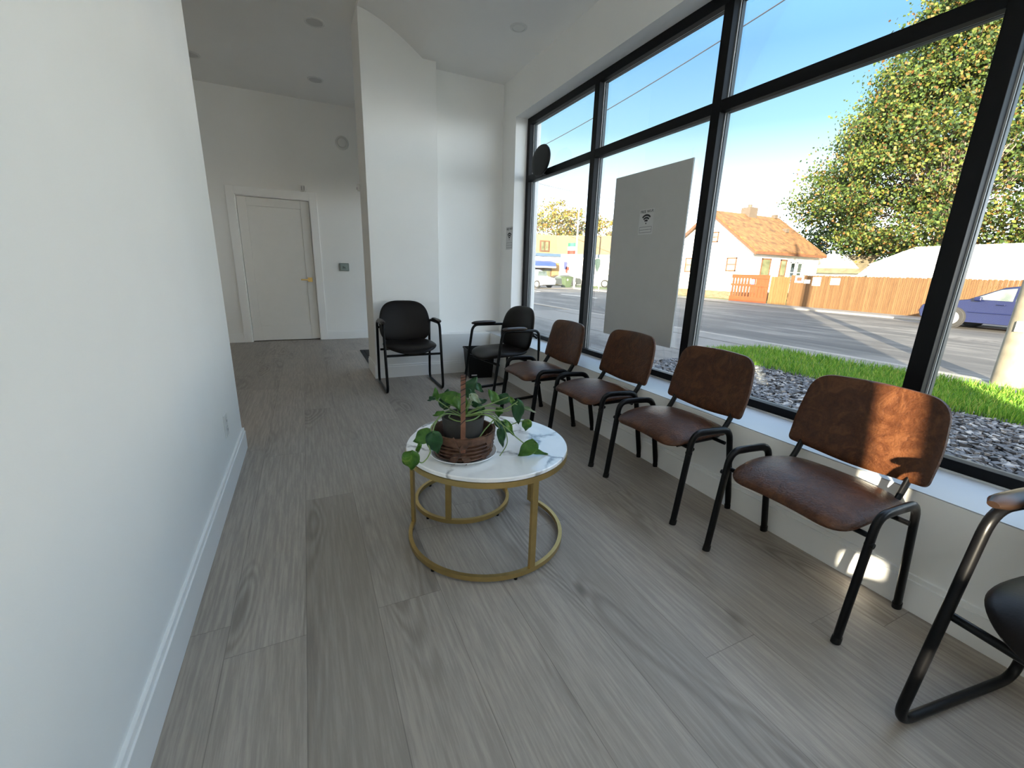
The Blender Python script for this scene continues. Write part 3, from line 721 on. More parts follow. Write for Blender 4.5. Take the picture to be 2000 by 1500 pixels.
MB().lathe([(.001, .0), (.0755, .0), (.0755, .002), (.04, .008), (.001, .010)], (0, 0, 0), 32, cap=False).build('soil', M['soil'], vine, smooth=True)
def leaf_mesh(L, W, n=14):
    """heart-shaped blade from base (0,0,0) along +x, folded along its midrib and drooping"""
    mb = MB(); vs = []; rows = []
    for i in range(n+1):
        t = i/n; wv = W*.5*(math.sin(math.pi*t**.62)**.8)*(1-.12*t) if 0 < t < 1 else 0
        x = L*t; r = []
        for j in range(-4, 5):
            s = j/4; y = wv*s; xb = x-(L*.10*abs(s)**1.2 if t < .45 else 0)*(1-t/.45 if t < .45 else 0)
            z = .16*abs(y)-.9*x*x*(1.2/L)*.22+.006*math.sin(j+i*.7)*(abs(s))
            r.append(len(vs)); vs.append((xb, y, z))
        rows.append(r)
    fs = [(rows[i][j], rows[i+1][j], rows[i+1][j+1], rows[i][j+1]) for i in range(n) for j in range(8)]
    mb.add(vs, fs); return mb
def place_leaf(base, d, nrm, L, W, mat):
    d = Vector(d).normalized(); nrm = Vector(nrm); nrm = (nrm-d*nrm.dot(d)).normalized(); s = nrm.cross(d)
    m = leaf_mesh(L, W); mb = MB(); B = Vector(base)
    mb.add([tuple(B+d*v[0]+s*v[1]+nrm*v[2]) for v in m.v], m.f)
    o = mb.build('leaf', mat, vine, world=True, smooth=True)
    sm = o.modifiers.new('thickness', 'SOLIDIFY'); sm.thickness = .0006
    return o
def vinestem(pts, r=.0022):
    P = [Vector(p) for p in pts]; out = []
    for i in range(len(P)-1):
        p0, p1, p2, p3 = P[max(i-1, 0)], P[i], P[i+1], P[min(i+2, len(P)-1)]
        for k in range(8):
            t = k/8; out.append(.5*((2*p1)+(-p0+p2)*t+(2*p0-5*p1+4*p2-p3)*t*t+(-p0+3*p1-3*p2+p3)*t**3))
    out.append(P[-1])
    MB().sweep(out, r, r, None, seg=7).build('stem', M['stem'], vine, world=True, smooth=True)
LF, LD, LP = M['leaf'], M['leafdark'], M['leafpale']
cam_n = Vector((-.3, -.75, .6))
# image-right in this spot is roughly (+.9,-.43,0); away from the lens (+.43,+.9,0)
Rt = Vector((.9, -.434, .03)); Up = Vector((0, 0, 1)); Aw = Vector((.4, .85, 0))
def LV(c, ang, L, W, mat, nrm=None, f=0.5):
    """leaf centred near c, pointing at angle ang (deg) in the upright plane facing the room"""
    d = Rt*math.cos(math.radians(ang))+Up*math.sin(math.radians(ang)); c = Vector(c)
    place_leaf(c-d*(L*f), d, nrm if nrm is not None else cam_n, L, W, mat); return c-d*(L*f)
C0 = Vector((PX, PY, PTZ+.01))
leaves = [  # centre, angle, length, width, material
 ((.327, 1.42, .559), 200, .075, .062, LF), ((.368, 1.38, .541), -80, .088, .062, LD), ((.276, 1.36, .497), -95, .075, .066, LF),
 ((.406, 1.50, .691), 95, .045, .026, LF), ((.386, 1.50, .674), 200, .032, .020, LD), ((.462, 1.50, .672), 160, .105, .060, LF), ((.500, 1.47, .645), -60, .085, .055, LF),
 ((.559, 1.55, .695), 60, .085, .060, LD), ((.618, 1.60, .668), -40, .050, .032, LD), ((.548, 1.45, .671), -35, .055, .030, LP), ((.540, 1.47, .686), 120, .045, .030, LD),
 ((.638, 1.50, .662), 120, .058, .040, LF), ((.672, 1.50, .640), 200, .065, .050, LD), ((.710, 1.48, .640), 130, .060, .026, LF),
 ((.728, 1.45, .590), -85, .105, .052, LD), ((.780, 1.45, .603), -18, .058, .016, LP), ((.783, 1.48, .520), -100, .052, .044, LF),
 ((.655, 1.43, .552), -35, .080, .030, LD), ((.636, 1.40, .515), -80, .085, .034, LD), ((.690, 1.44, .535), -55, .080, .028, LF),
 ((.716, 1.350, .477), 215, .088, .060, LF), ((.765, 1.38, .478), 100, .048, .044, LF), ((.785, 1.36, .452), -8, .070, .022, LF),
 ((.407, 1.48, .619), 190, .045, .022, LF), ((.306, 1.38, .530), -110, .045, .018, LF),
 ((.600, 1.55, .625), 20, .060, .040, LD), ((.590, 1.50, .60), -60, .050, .036, LD), ((.665, 1.50, .585), -100, .045, .034, LF), ((.455, 1.54, .655), 80, .075, .05, LD)]
bases = [LV(*l) for l in leaves]
def lv_stem(i, mids, start=None):
    s = C0 if start is None else Vector(start)
    vinestem([s+Vector((rnd.uniform(-.02, .02), rnd.uniform(-.02, .02), 0))]+[Vector(m) for m in mids]+[bases[i]])
lv_stem(0, [(.43, 1.45, .625), (.37, 1.42, .60), (.362, 1.41, .575)])
lv_stem(1, [(.42, 1.44, .63), (.375, 1.40, .61)])
vinestem([(.35, 1.375, .52), (.335, 1.37, .497), (.31, 1.36, .490), bases[2]]); vinestem([bases[0], (.345, 1.39, .55), (.35, 1.375, .52)])
lv_stem(3, [(.45, 1.49, .635)]); vinestem([bases[3], (.395, 1.50, .672), bases[4]])
lv_stem(5, [(.49, 1.49, .625)]); lv_stem(6, [(.50, 1.48, .62)]); lv_stem(7, [(.53, 1.52, .63)]); lv_stem(8, [(.57, 1.55, .64)])
lv_stem(9, [(.52, 1.47, .64)]); lv_stem(11, [(.57, 1.48, .625), (.62, 1.50, .625)]); lv_stem(12, [(.60, 1.49, .625)])
lv_stem(13, [(.60, 1.47, .615), (.68, 1.47, .60)]); lv_stem(14, [(.58, 1.47, .612), (.66, 1.46, .61), (.71, 1.45, .635)]); vinestem([(.71, 1.45, .635), bases[15]])
lv_stem(16, [(.60, 1.45, .60), (.68, 1.45, .55), (.75, 1.48, .545)])
lv_stem(17, [(.57, 1.44, .61), (.61, 1.43, .59)]); vinestem([(.61, 1.43, .59), bases[18]]); vinestem([(.61, 1.43, .59), (.64, 1.44, .575), bases[19]])
vinestem([C0, (.58, 1.43, .61), (.64, 1.40, .57), (.69, 1.37, .52), (.73, 1.36, .490), bases[20]]); vinestem([(.72, 1.36, .495), bases[21]]); vinestem([(.73, 1.36, .480), bases[22]])
lv_stem(23, [(.45, 1.48, .625)]); lv_stem(25, [(.55, 1.53, .62)]); lv_stem(26, [(.55, 1.49, .61)]); lv_stem(27, [(.6, 1.5, .62)]); lv_stem(28, [(.48, 1.52, .63)])
vinestem([(.46, 1.50, .600), (.44, 1.44, .612), (.47, 1.41, .604), (.53, 1.42, .602), (.58, 1.46, .61)], .0026)
vinestem([(.50, 1.46, .605), (.56, 1.44, .618), (.62, 1.46, .600), (.65, 1.43, .56), (.66, 1.40, .50), (.62, 1.38, .455)], .002)
vinestem([(.47, 1.44, .515), (.52, 1.39, .525), (.57, 1.41, .56), (.62, 1.44, .585)], .0026)

# --- waste bin in the corner
t = thing('waste_bin', (1.66, 4.32, 0), 'black plastic waste bin on the floor behind the corner armchair', 'waste bin')
mb = MB(); hw0, hd0, hw1, hd1, h = .125, .105, .15, .13, .315
def ring_(w_, d_, z): return [(-w_, -d_, z), (w_, -d_, z), (w_, d_, z), (-w_, d_, z)]
mb.add(ring_(hw0, hd0, 0)+ring_(hw1, hd1, h)+ring_(hw1-.008, hd1-.008, h)+ring_(hw0-.008, hd0-.008, .01),
       [(3, 2, 1, 0)]+[(i, (i+1) % 4, 4+(i+1) % 4, 4+i) for i in range(4)]+[(4+i, 4+(i+1) % 4, 8+(i+1) % 4, 8+i) for i in range(4)]+[(8+i, 8+(i+1) % 4, 12+(i+1) % 4, 12+i) for i in range(4)]+[(12, 13, 14, 15)])
mb.build('bin_body', M['black_plastic'], t, bevel=.006)
MB().box(-.155, .155, -.135, -.125, h-.02, h).box(-.155, .155, .125, .135, h-.02, h).box(-.155, -.145, -.135, .135, h-.02, h).box(.145, .155, -.135, .135, h-.02, h).build('rim', M['black_plastic'], t, bevel=.003)
MB().box(-.105, -.045, -.1145, -.112, .03, .042).build('maker_plate', M['label_white'], t)
t.rotation_euler = (0, 0, math.radians(-8))

# --- door mat
t = thing('door_mat', (1.15, 5.75, 0), 'black rubber-edged door mat on the floor just behind the pillar', 'mat')
MB().box(-.54, .54, -.46, .46, 0, .008).build('rubber_border', M['matrubber'], t, bevel=.003)
MB().box(-.49, .49, -.41, .41, .008, .014).build('mat_pile', M['mattext'], t)

# --- wall devices
t = thing('ventilation_grille', (.653, YF-.001, 2.86), 'round white vent high on the door wall, left of the pillar', 'vent')
mb = MB(); 
def lathe_y(prof, seg=36):
    m = MB().lathe(prof, seg=seg); m.v = [(v[0], -v[2], v[1]) for v in m.v]; m.f = [f[::-1] for f in m.f]; return m
lathe_y([(.093, 0), (.092, .010), (.076, .020), (.066, .016), (.066, .004)]).build('outer_ring', M['white_plastic'], t, smooth=True)
lathe_y([(.058, .002), (.058, .020), (.050, .026), (.001, .027)]).build('centre_disc', M['white_plastic'], t, smooth=True)
tag(t, 'round white vent high on the door wall, left of the pillar', 'vent')
t = thing('thermostat', (.566, YF-.001, 1.055), 'small square grey-framed thermostat on the door wall right of the door', 'thermostat')
MB().box(-.070, .070, -.022, 0, 0, .120).build('housing', M['grey_plastic'], t, bevel=.008)
MB().box(-.052, .052, -.026, -.022, .016, .104).build('screen', simple('pale_green_display', (.30, .36, .33), .3), t, bevel=.002)
mb = MB()
for k in range(3): mb.box(-.022+.014*k, -.014+.014*k, -.0268, -.0258, .045, .045+.028-.006*k)
mb.box(-.030, .026, -.0268, -.0258, .034, .038); mb.build('screen_digits', M['ink'], t)
t = thing('contact_sensor', (.092, YF-.021, 2.146), 'small white two-part alarm sensor on the door casing top', 'sensor')
MB().box(-.045, -.012, -.022, 0, 0, .085).build('sensor_body', M['white_plastic'], t, bevel=.004)
MB().box(.000, .030, -.022, 0, 0, .085).build('magnet_body', M['white_plastic'], t, bevel=.004)
MB().box(-.034, -.026, -.0235, -.022, .014, .072).box(.004, .010, -.0235, -.022, .014, .072).build('slot', M['greyink'], t)
tag(t, 'small white alarm sensor above the right end of the white door', 'sensor')
t = thing('motion_detector', (.597, 5.02, 1.89), 'tiny white wall detector on the hidden side of the pillar, halfway up', 'sensor')
MB().box(-.030, 0, -.022, .022, 0, .065).build('detector_body', M['white_plastic'], t, bevel=.008)
MB().box(-.034, -.030, -.012, .012, .012, .036).build('detector_lens', M['greyink'], t, bevel=.002)
t = thing('wall_outlet', (XL+.0005, 2.50, .270), 'white electrical outlet low on the left partition wall', 'outlet')
MB().box(0, .006, -.036, .036, 0, .116).build('cover_plate', M['white_plastic'], t, bevel=.002)
mb = MB().box(.006, .0085, -.017, .017, .066, .098).box(.006, .0085, -.017, .017, .018, .050); mb.build('socket_face', M['white_plastic'], t, bevel=.001)
mb = MB()
for z in (.082, .034):
    mb.box(.0085, .0090, -.008, -.006, z-.006, z+.006).box(.0085, .0090, .005, .007, z-.005, z+.005)
mb.build('slots', M['ink'], t)
for i, (x, y, z, lab) in enumerate([(.281, 5.107, H1, 'round recessed ceiling light nearest the pillar in the hallway'), (.321, 6.52, H1, 'round recessed ceiling light nearest the white door'),
                       (-.935, 6.49, H1, 'round recessed ceiling light partly hidden by the left wall'), (1.71, 3.64, H2, 'small round recessed ceiling light above the window bay')]):
    t = thing('recessed_light', (x, y, z-.001), lab, 'ceiling light', 'recessed ceiling lights')
    k = .075 if i < 3 else .052
    MB().lathe([(k+.018, 0), (k+.016, -.006), (k, -.008), (k-.003, -.002)], seg=40).build('trim_ring', M['white_plastic'], t, smooth=True)
    MB().lathe([(k-.002, -.001), (k-.004, -.0065), (.001, -.0075)], seg=40).build('lens', M['lens'] if i < 3 else M['white_plastic'], t, smooth=True)

# --- unseen fill panels added behind the camera and over the side room
M['led'] = None
def m_fill_glow():
    t = NT('lit_led_diffuser'); v = t.coord(); c = t.ramp(t.noise(v, 3), [(.3, (.72, .87, 1.0)), (.7, (.74, .88, 1.0))])
    e = t.n('Emission'); t.l(c, e.inputs[0]); e.inputs[1].default_value = FILL_STRENGTH; t.l(e.outputs[0], t.out.inputs[0]); return t.m
FILL_STRENGTH = 3.6  # brightness of the added fill panels
M['led'] = m_fill_glow()
M['ledwarm'] = m_fill_glow(); nd = [n for n in M['ledwarm'].node_tree.nodes if n.type == 'VALTORGB'][0]  # warm version for the added side-room panel
for e in nd.color_ramp.elements: e.color = (1, .80, .58, 1)
for (x, y, z, lab) in ((.9, -1.15, H2, 'lit square ceiling panel behind the camera nearer the big window'), (-.1, -1.15, H1, 'lit square ceiling panel behind the camera nearer the left wall'), (-1.9, .6, H1, 'lit square ceiling panel over the side room behind the partition')):
    t = thing('ceiling_panel_light', (x, y, z-.001), lab, 'ceiling light', 'lit ceiling panels')
    MB().box(-.31, .31, -.31, -.295, -.012, 0).box(-.31, .31, .295, .31, -.012, 0).box(-.31, -.295, -.295, .295, -.012, 0).box(.295, .31, -.295, .295, -.012, 0).build('frame', M['white_plastic'], t)
    MB().box(-.295, .295, -.295, .295, -.009, -.001).build('diffuser', M['ledwarm'] if x < -1 else M['led'], t)

# --- wifi sheets and poster
def wifi_sheet(loc, w_, h_, label, name):
    """paper facing -x; local y = horizontal, z = up"""
    t = thing(name, loc, label, 'sign', 'free wi-fi notices')
    MB().box(-.0008, 0, -w_/2, w_/2, 0, h_).build('paper', M['paper'], t)
    rot = (math.radians(90), 0, math.radians(-90))
    text_mesh('heading_text', 'FREE WI-FI', w_*.19, M['ink'], t, (-.0012, 0, h_*.90), rot)
    zc = h_*.44; mb = MB(); s = w_*.38
    pts = 20
    for r in (1.0, .68, .36):
        R_ = s*r; th = s*.115; vs = []; fs = []
        for k in range(pts+1):
            a = math.radians(45+90*k/pts)
            for q in (R_-th, R_+th): vs.append((-.0013, q*math.cos(a), zc+q*math.sin(a)))
        fs = [(2*k, 2*k+1, 2*k+3, 2*k+2) for k in range(pts)]
        mb.add(vs, fs)
    mb.add([(-.0013, s*.10*math.cos(2*math.pi*k/16), zc+s*.10*math.sin(2*math.pi*k/16)) for k in range(16)], [tuple(range(16))])
    mb.build('wifi_symbol', M['ink'], t)
    mb = MB(); z0 = h_*.08; z1 = h_*.30; a = w_*.42; e = w_*.012
    for k in range(3):
        z = z0+(z1-z0)*k/2; mb.add([(-.0013, -a, z-e), (-.0013, a, z-e), (-.0013, a, z+e), (-.0013, -a, z+e)], [(0, 1, 2, 3)])
    for y in (-a, a): mb.add([(-.0013, y-e, z0), (-.0013, y+e, z0), (-.0013, y+e, z1), (-.0013, y-e, z1)], [(0, 1, 2, 3)])
    mb.build('text_box', M['greyink'], t)
wifi_sheet((XU-.0005, 4.467, 1.365), .17, .235, 'white paper wi-fi notice taped to the wall left of the window', 'wifi_notice')
PXp = XF+.030
t = thing('window_poster', (PXp, 2.52, .662), 'large blank white board hung against the window glass, seen from its plain side', 'poster')
MB().box(0, .010, -.373, .373, 0, 1.186).build('board', M['poster'], t)
MB().box(.002, .006, .352, .356, 1.186, 1.245).box(.002, .006, -.356, -.352, 1.186, 1.24).build('hanging_clip', M['glass'], t)
wifi_sheet((PXp-.0006, 2.513, 1.42), .145, .17, 'small white paper wi-fi notice stuck on the large window board', 'wifi_notice')

# --- round black sign on the transom, seen from the back
t = thing('hanging_round_sign', (2.130, 3.955, 2.03), 'black oval sign seen from behind at the far top corner of the window', 'sign')
mb = MB().cyl((0, 0, .135), .001, .03, axis=0, seg=4)
mb = cushion(superell(.185, .135, 2.0, 56), .016, .016, lambda u, v, h: (h, -u*math.cos(.35)+v*math.sin(.35)*.6, .135+v*math.cos(.25)+u*.18), p=5, rings=6)
mb.build('sign_disc', M['black_plastic'], t, smooth=True)
MB().box(0, .065, -.012, .012, .02, .05).build('mount_bracket', M['black_metal'], t)

# ================================================================== OUTSIDE
def sb(name, *a, mat='concrete', **kw): return struct(name, MB().box(*a), M[mat], **kw)
sb('ground_gravel_bed', XO-.2, 6.55, YB-6, 5.35, G-.3, G-.02, mat='gravelbed')
sb('ground_turf', 6.55, 8.38, -12, 5.75, G-.3, G+.01, mat='turf')
sb('ground_apron', XO-.2, 8.38, 5.35, 14, G-.3, G-.012, mat='asphalt')
sb('ground_apron_side', 6.55, 8.38, 5.75, 14, G-.3, G-.008, mat='concrete')
sb('sidewalk_near', 8.38, 9.12, -12, 14, G-.3, G+.0, mat='concrete')
sb('kerb_near', 9.12, 9.30, -12, 60, G-.3, G+.01, mat='kerb', bevel=.03)
sb('road', 9.30, 21.6, -14, 70, G-.4, G-.05, mat='asphalt')
sb('cross_street', -30, 9.12, 14, 70, G-.4, G-.03, mat='asphalt')
sb('kerb_far', 21.6, 21.82, -14, 33.0, G-.3, G+.02, mat='kerb', bevel=.03)
sb('sidewalk_far', 21.82, 23.9, -14, 33.0, G-.3, G+.0, mat='concrete')
sb('ground_far', 23.9, 90, -20, 90, G-.4, G-.01, mat='turf')
sb('ground_far_pavement', 15.0, 23.9, 33.0, 90, G-.35, G+.0, mat='concrete')
for (x, y0, y1) in ((15.4, 15, 18), (15.4, 21, 25), (15.4, 28, 32)):
    struct('trim_road_line', MB().box(x, x+.12, y0, y1, G-.05, G-.045), M['roadpaint'])

# crushed stones
CUBE_F = [(0, 2, 3, 1), (4, 5, 7, 6), (0, 1, 5, 4), (2, 6, 7, 3), (0, 4, 6, 2), (1, 3, 7, 5)]
def stones(n, reg):
    vs = []; fs = []
    for _ in range(n):
        x0, x1, y0, y1 = reg; x = rnd.uniform(x0, x1); y = rnd.uniform(y0, y1)
        s = rnd.uniform(.018, .042); a = rnd.uniform(0, 6.28); ca, sa = math.cos(a), math.sin(a); tl = rnd.uniform(-.6, .6)
        b = len(vs)
        for dz in (-1, 1):
            for dy in (-1, 1):
                for dx in (-1, 1):
                    px = dx*s*rnd.uniform(.45, 1.15); py = dy*s*.75*rnd.uniform(.4, 1.1); pz = dz*s*.5*rnd.uniform(.4, 1.1)+tl*px*.6
                    vs.append((x+px*ca-py*sa, y+px*sa+py*ca, G+.005+rnd.uniform(-.004, .004)+pz))
        fs += [tuple(i+b for i in f) for f in CUBE_F]
    return vs, fs
vs, fs = stones(16000, (XO+.05, 6.65, -.4, 5.3)); m = MB(); m.v = vs; m.f = fs
o = m.build('gravel_stones', M['stone'], bevel=0); tag(o, 'grey crushed stone bed between the window and the lawn strip', 'gravel', kind='stuff')
# grass
vs = []; fs = []
for k in range(26000):
    x = rnd.uniform(6.45, 8.42); y = rnd.uniform(-1.2, 5.85)
    if y > 5.2 and (x-7.45)**2/(1.0)**2+(y-5.2)**2/.65**2 > 1: continue
    if rnd.random() < .3: y = rnd.uniform(-1.2, 3.5)
    h = rnd.uniform(.05, .13)*(1.15 if x < 6.9 or x > 8.1 else .9); a = rnd.uniform(0, 6.28); w_ = rnd.uniform(.004, .008); lx, ly = rnd.uniform(-.05, .05), rnd.uniform(-.05, .05)
    dx, dy = w_*math.cos(a), w_*math.sin(a); b = len(vs)
    vs += [(x-dx, y-dy, G), (x+dx, y+dy, G), (x+dx*.7+lx*.4, y+dy*.7+ly*.4, G+h*.6), (x-dx*.7+lx*.4, y-dy*.7+ly*.4, G+h*.6), (x+lx, y+ly, G+h)]
    fs += [(b, b+1, b+2, b+3), (b+3, b+2, b+4)]
m = MB(); m.v = vs; m.f = fs
o = m.build('lawn_grass', M['grassblade']); tag(o, 'bright green grass strip between gravel bed and sidewalk', 'grass', kind='stuff')

# utility pole
t = thing('utility_pole', (9.06, 2.33, G), 'thick weathered wooden utility pole at the kerb by the right edge', 'utility pole')
MB().cyl((0, 0, 0), .175, 9.5, seg=28, r2=.12).build('pole_shaft', M['pole'], t, smooth=True)
MB().box(-.05, .05, -1.1, 1.1, 8.3, 8.42).build('cross_arm', M['pole'], t)
MB().box(-.19, -.165, -.05, .05, .78, .92).build('tag_plate', M['label_white'], t)
def wire(name, a, b, sag, label, r=.012):
    a = Vector(a); b = Vector(b); pts = [a.lerp(b, k/40)-Vector((0, 0, sag*4*(k/40)*(1-k/40))) for k in range(41)]
    m = MB().sweep(pts, r, r, None, seg=6); o = m.build(name, M['wire'], smooth=True); tag(o, label, 'cable', 'overhead cables'); return o
wire('overhead_cable', (9.1, -4, 7.9), (9.1, 34, 6.9), 1.35, 'single dark cable crossing the blue sky above the near kerb', .014)
wire('overhead_cable', (24.98, 21.75, 4.95), (23.44, 44, 10.24), .15, 'upper thin cable passing over the far street lamp', .02)
wire('overhead_cable', (24.98, 23.9, 3.3), (23.39, 44, 6.41), .1, 'lower thin cable passing in front of the yellow tree', .02)

# fence, gate, orange panel
FX = 23.6
def fence_run(name, y0, y1, mat, label, h=1.60, posts=2.4):
    t = thing(name, (FX, (y0+y1)/2, G), label, 'fence'); m = MB(); n = int(round((y1-y0)/.142)); L = (y1-y0)/n
    for k in range(n):
        a = y0+k*L; hh = h+rnd.uniform(-.015, .015)
        pr_ = [(a+.004, 0), (a+L-.004, 0), (a+L-.004, hh-.03), (a+L-.03, hh), (a+.03, hh), (a+.004, hh-.03)]
        m.prism([(p[0]-(y0+y1)/2, p[1]) for p in pr_], 0, -.012, .012)
    m.build('board_panel', M[mat], t)
    m = MB()
    for z in (.3, h-.35): m.box(.012, .05, y0-(y0+y1)/2, y1-(y0+y1)/2, z, z+.09)
    m.build('back_rail', M[mat], t); return t
fence_run('board_fence', -9.0, 14.95, 'fence', 'long tan vertical-board fence across the street')
fence_run('board_gate', 14.99, 16.05, 'fencegate', 'golden board gate between the orange panel and the long tan fence', 1.5)
t = thing('slatted_panel', (FX-.03, 17.30, G), 'red-orange painted slatted fence panel in front of the white house', 'fence panel')
y0, y1 = -1.2, 1.22
m = MB(); n = 12; L = (y1-y0)/n
for k in range(n):
    a = y0+k*L; full = k < 5
    m.box(-.012, .012, a+.02, a+L-(.002 if full else .07), 0, 1.46)
m.build('slats', M['orangewood'], t)
MB().box(-.035, -.012, y0, y1, 1.46-.12, 1.56).box(-.035, -.012, y0, y1, .90, 1.02).box(-.035, -.012, y0, y1, .0, .30).build('cross_board', M['orangewood'], t)
m = MB().box(-.05, -.037, -.32, -.10, 1.02, 1.30); m.build('blue_notice', M['bluesign'], t)
for (y, z, w_, h_, lab) in ((14.50, 1.14, .44, .36, 'white-edged square notice at the left end of the tan fence'), (14.08, 1.03, .30, .20, 'small low white notice on the tan fence'), (13.62, 1.05, .40, .42, 'plain square white notice in the middle of the tan fence'), (12.75, 1.08, .42, .32, 'white notice with dark mark, rightmost on the tan fence')):
    o = thing('fence_notice', (FX-.013, y, z-h_/2), lab, 'notice', 'notices on the tan fence')
    MB().box(-.012, 0, -w_/2, w_/2, 0, h_).build('notice_board', M['label_white'], o)
    if y > 14.4: MB().box(-.014, -.012, -w_/3.4, w_/3.4, h_*.25, h_*.75).build('dark_centre', M['brownwood'], o)
    if y < 13: MB().prism([(-.05, h_*.3), (-.02, h_*.3), (.14, h_*.8), (.10, h_*.8)], 0, -.014, -.012).build('dark_mark', M['greyink'], o)

# white house
HX, HY = 25.0, 18.40; RY = 21.84; HW = 2*(RY-HY); HL = 6.6; ZE, ZR = 2.86, 5.27
hs = thing('house', (HX, HY, G), 'white gabled house with orange-brown shingle roof across the street', 'house')
mb = MB().prism([(HY, G+.0), (HY+HW, G+.0), (HY+HW, ZE), (RY, ZR-.08), (HY, ZE)], 0, HX, HX+HL)
mb.build('house_wall', M['siding'], hs, world=True)
MB().box(HX-.03, HX+HL+.03, HY-.03, HY+HW+.03, G, G+.48).build('foundation', M['foundation'], hs, world=True)
sl_ = (ZR-ZE)/(RY-HY)
def roofslab(sgn):
    e = .35; ye = HY-e if sgn < 0 else HY+HW+e; ze = ZE-e*sl_
    return MB().prism([(ye, ze), (RY, ZR), (RY, ZR+.14), (ye, ze+.14)], 0, HX-.32, HX+HL+.15)
roofslab(-1).build('roof_slope', M['shingle'], hs, world=True); roofslab(1).build('roof_slope', M['shingle'], hs, world=True)
for sgn in (-1, 1):
    e = .37; ye = HY-e if sgn < 0 else HY+HW+e; ze = ZE-e*sl_
    MB().prism([(ye, ze-.12), (RY, ZR-.12), (RY, ZR+.04), (ye, ze+.04)], 0, HX-.36, HX-.32).build('rake_board', M['brownwood'], hs, world=True)
MB().box(HX-.3, HX+HL+.15, HY-.40, HY-.34, ZE-.35*sl_-.08, ZE-.35*sl_+.08).build('gutter', M['brownwood'], hs, world=True)
mb = MB().box(28.05, 28.85, RY-.35, RY+.35, ZR-.3, 5.83); ch = mb.build('chimney', M['chimneybrick'], hs, world=True)
MB().cyl((28.45, RY, 5.83), .13, .22, seg=16).build('flue', M['chimneybrick'], ch, world=True, smooth=True)
for (x, dz) in ((31.0, .0), (30.2, -1.1)):
    yy = RY-(.05 if dz == 0 else 1.6); MB().box(x, x+.3, yy-.15, yy+.15, ZR+dz*1.0+.05, ZR+dz+.3).build('roof_vent', M['chimneybrick'], hs, world=True)
def gwin(y0, y1, z0, z1, pane='green_pane', trimm='brownwood'):
    m = MB(); x = HX; f = .07
    m.box(x-.04, x, y0, y1, z0, z0+f).box(x-.04, x, y0, y1, z1-f, z1).box(x-.04, x, y0, y0+f, z0, z1).box(x-.04, x, y1-f, y1, z0, z1).box(x-.035, x, y0, y1, (z0+z1)/2-.02, (z0+z1)/2+.02)
    fr = m.build('window_frame', M[trimm], hs, world=True); MB().box(x-.02, x, y0+f, y1-f, z0+f, z1-f).build('window_pane', M[pane], fr, world=True)
def swin(x0, x1, z0, z1, pane='green_pane', trimm='brownwood'):
    m = MB(); y = HY; f = .08
    m.box(x0, x1, y-.04, y, z0, z0+f).box(x0, x1, y-.04, y, z1-f, z1).box(x0, x0+f, y-.04, y, z0, z1).box(x1-f, x1, y-.04, y, z0, z1).box(x0, x1, y-.035, y, (z0+z1)/2-.02, (z0+z1)/2+.02)
    fr = m.build('window_frame', M[trimm], hs, world=True); MB().box(x0+f, x1-f, y-.02, y, z0+f, z1-f).build('window_pane', M[pane], fr, world=True)
gwin(21.15, 21.75, 3.35, 4.02); gwin(19.50, 20.25, 1.50, 2.36); gwin(22.9, 23.7, 1.4, 2.38)
swin(25.80, 26.70, .1, 2.34); swin(27.62, 28.28, .3, 2.33); swin(28.66, 29.20, .9, 2.2, 'dark_pane', 'whitewash'); swin(29.36, 29.95, .9, 2.2, 'dark_pane', 'whitewash')

# garage behind the fence
t = thing('garage', (33, 18, G), 'small white garage with olive-brown roof between the house and the tree', 'garage')
MB().prism([(16.6, G), (20.2, G), (20.2, 1.95), (18.4, 2.9), (16.6, 1.95)], 0, 33.0, 37).build('garage_wall', M['siding'], t, world=True)
MB().prism([(32.6, 1.62), (34.6, 2.75), (34.6, 2.85), (32.6, 1.72)], 1, 16.3, 20.4).build('garage_roof', M['oldshingle'], t, world=True)
# white metal building
t = thing('white_storage_building', (31, 4, G), 'long low white storage building behind the tan fence', 'building')
MB().box(27.0, 37.0, -14, 13.1, G, 2.0).build('building_wall', M['whitewash'], t, world=True)
m = MB(); yA, yB_ = 13.12, -14
m.add([(26.9, yA, 2.0), (32.2, yA+.4, 3.15), (37.2, yA, 2.0), (26.9, yB_, 2.0), (32.2, yB_, 3.45), (37.2, yB_, 2.0)], [(0, 3, 4, 1), (1, 4, 5, 2), (0, 1, 2), (3, 5, 4), (0, 2, 5, 3)])
m.build('building_roof', M['whitewash'], t, world=True)

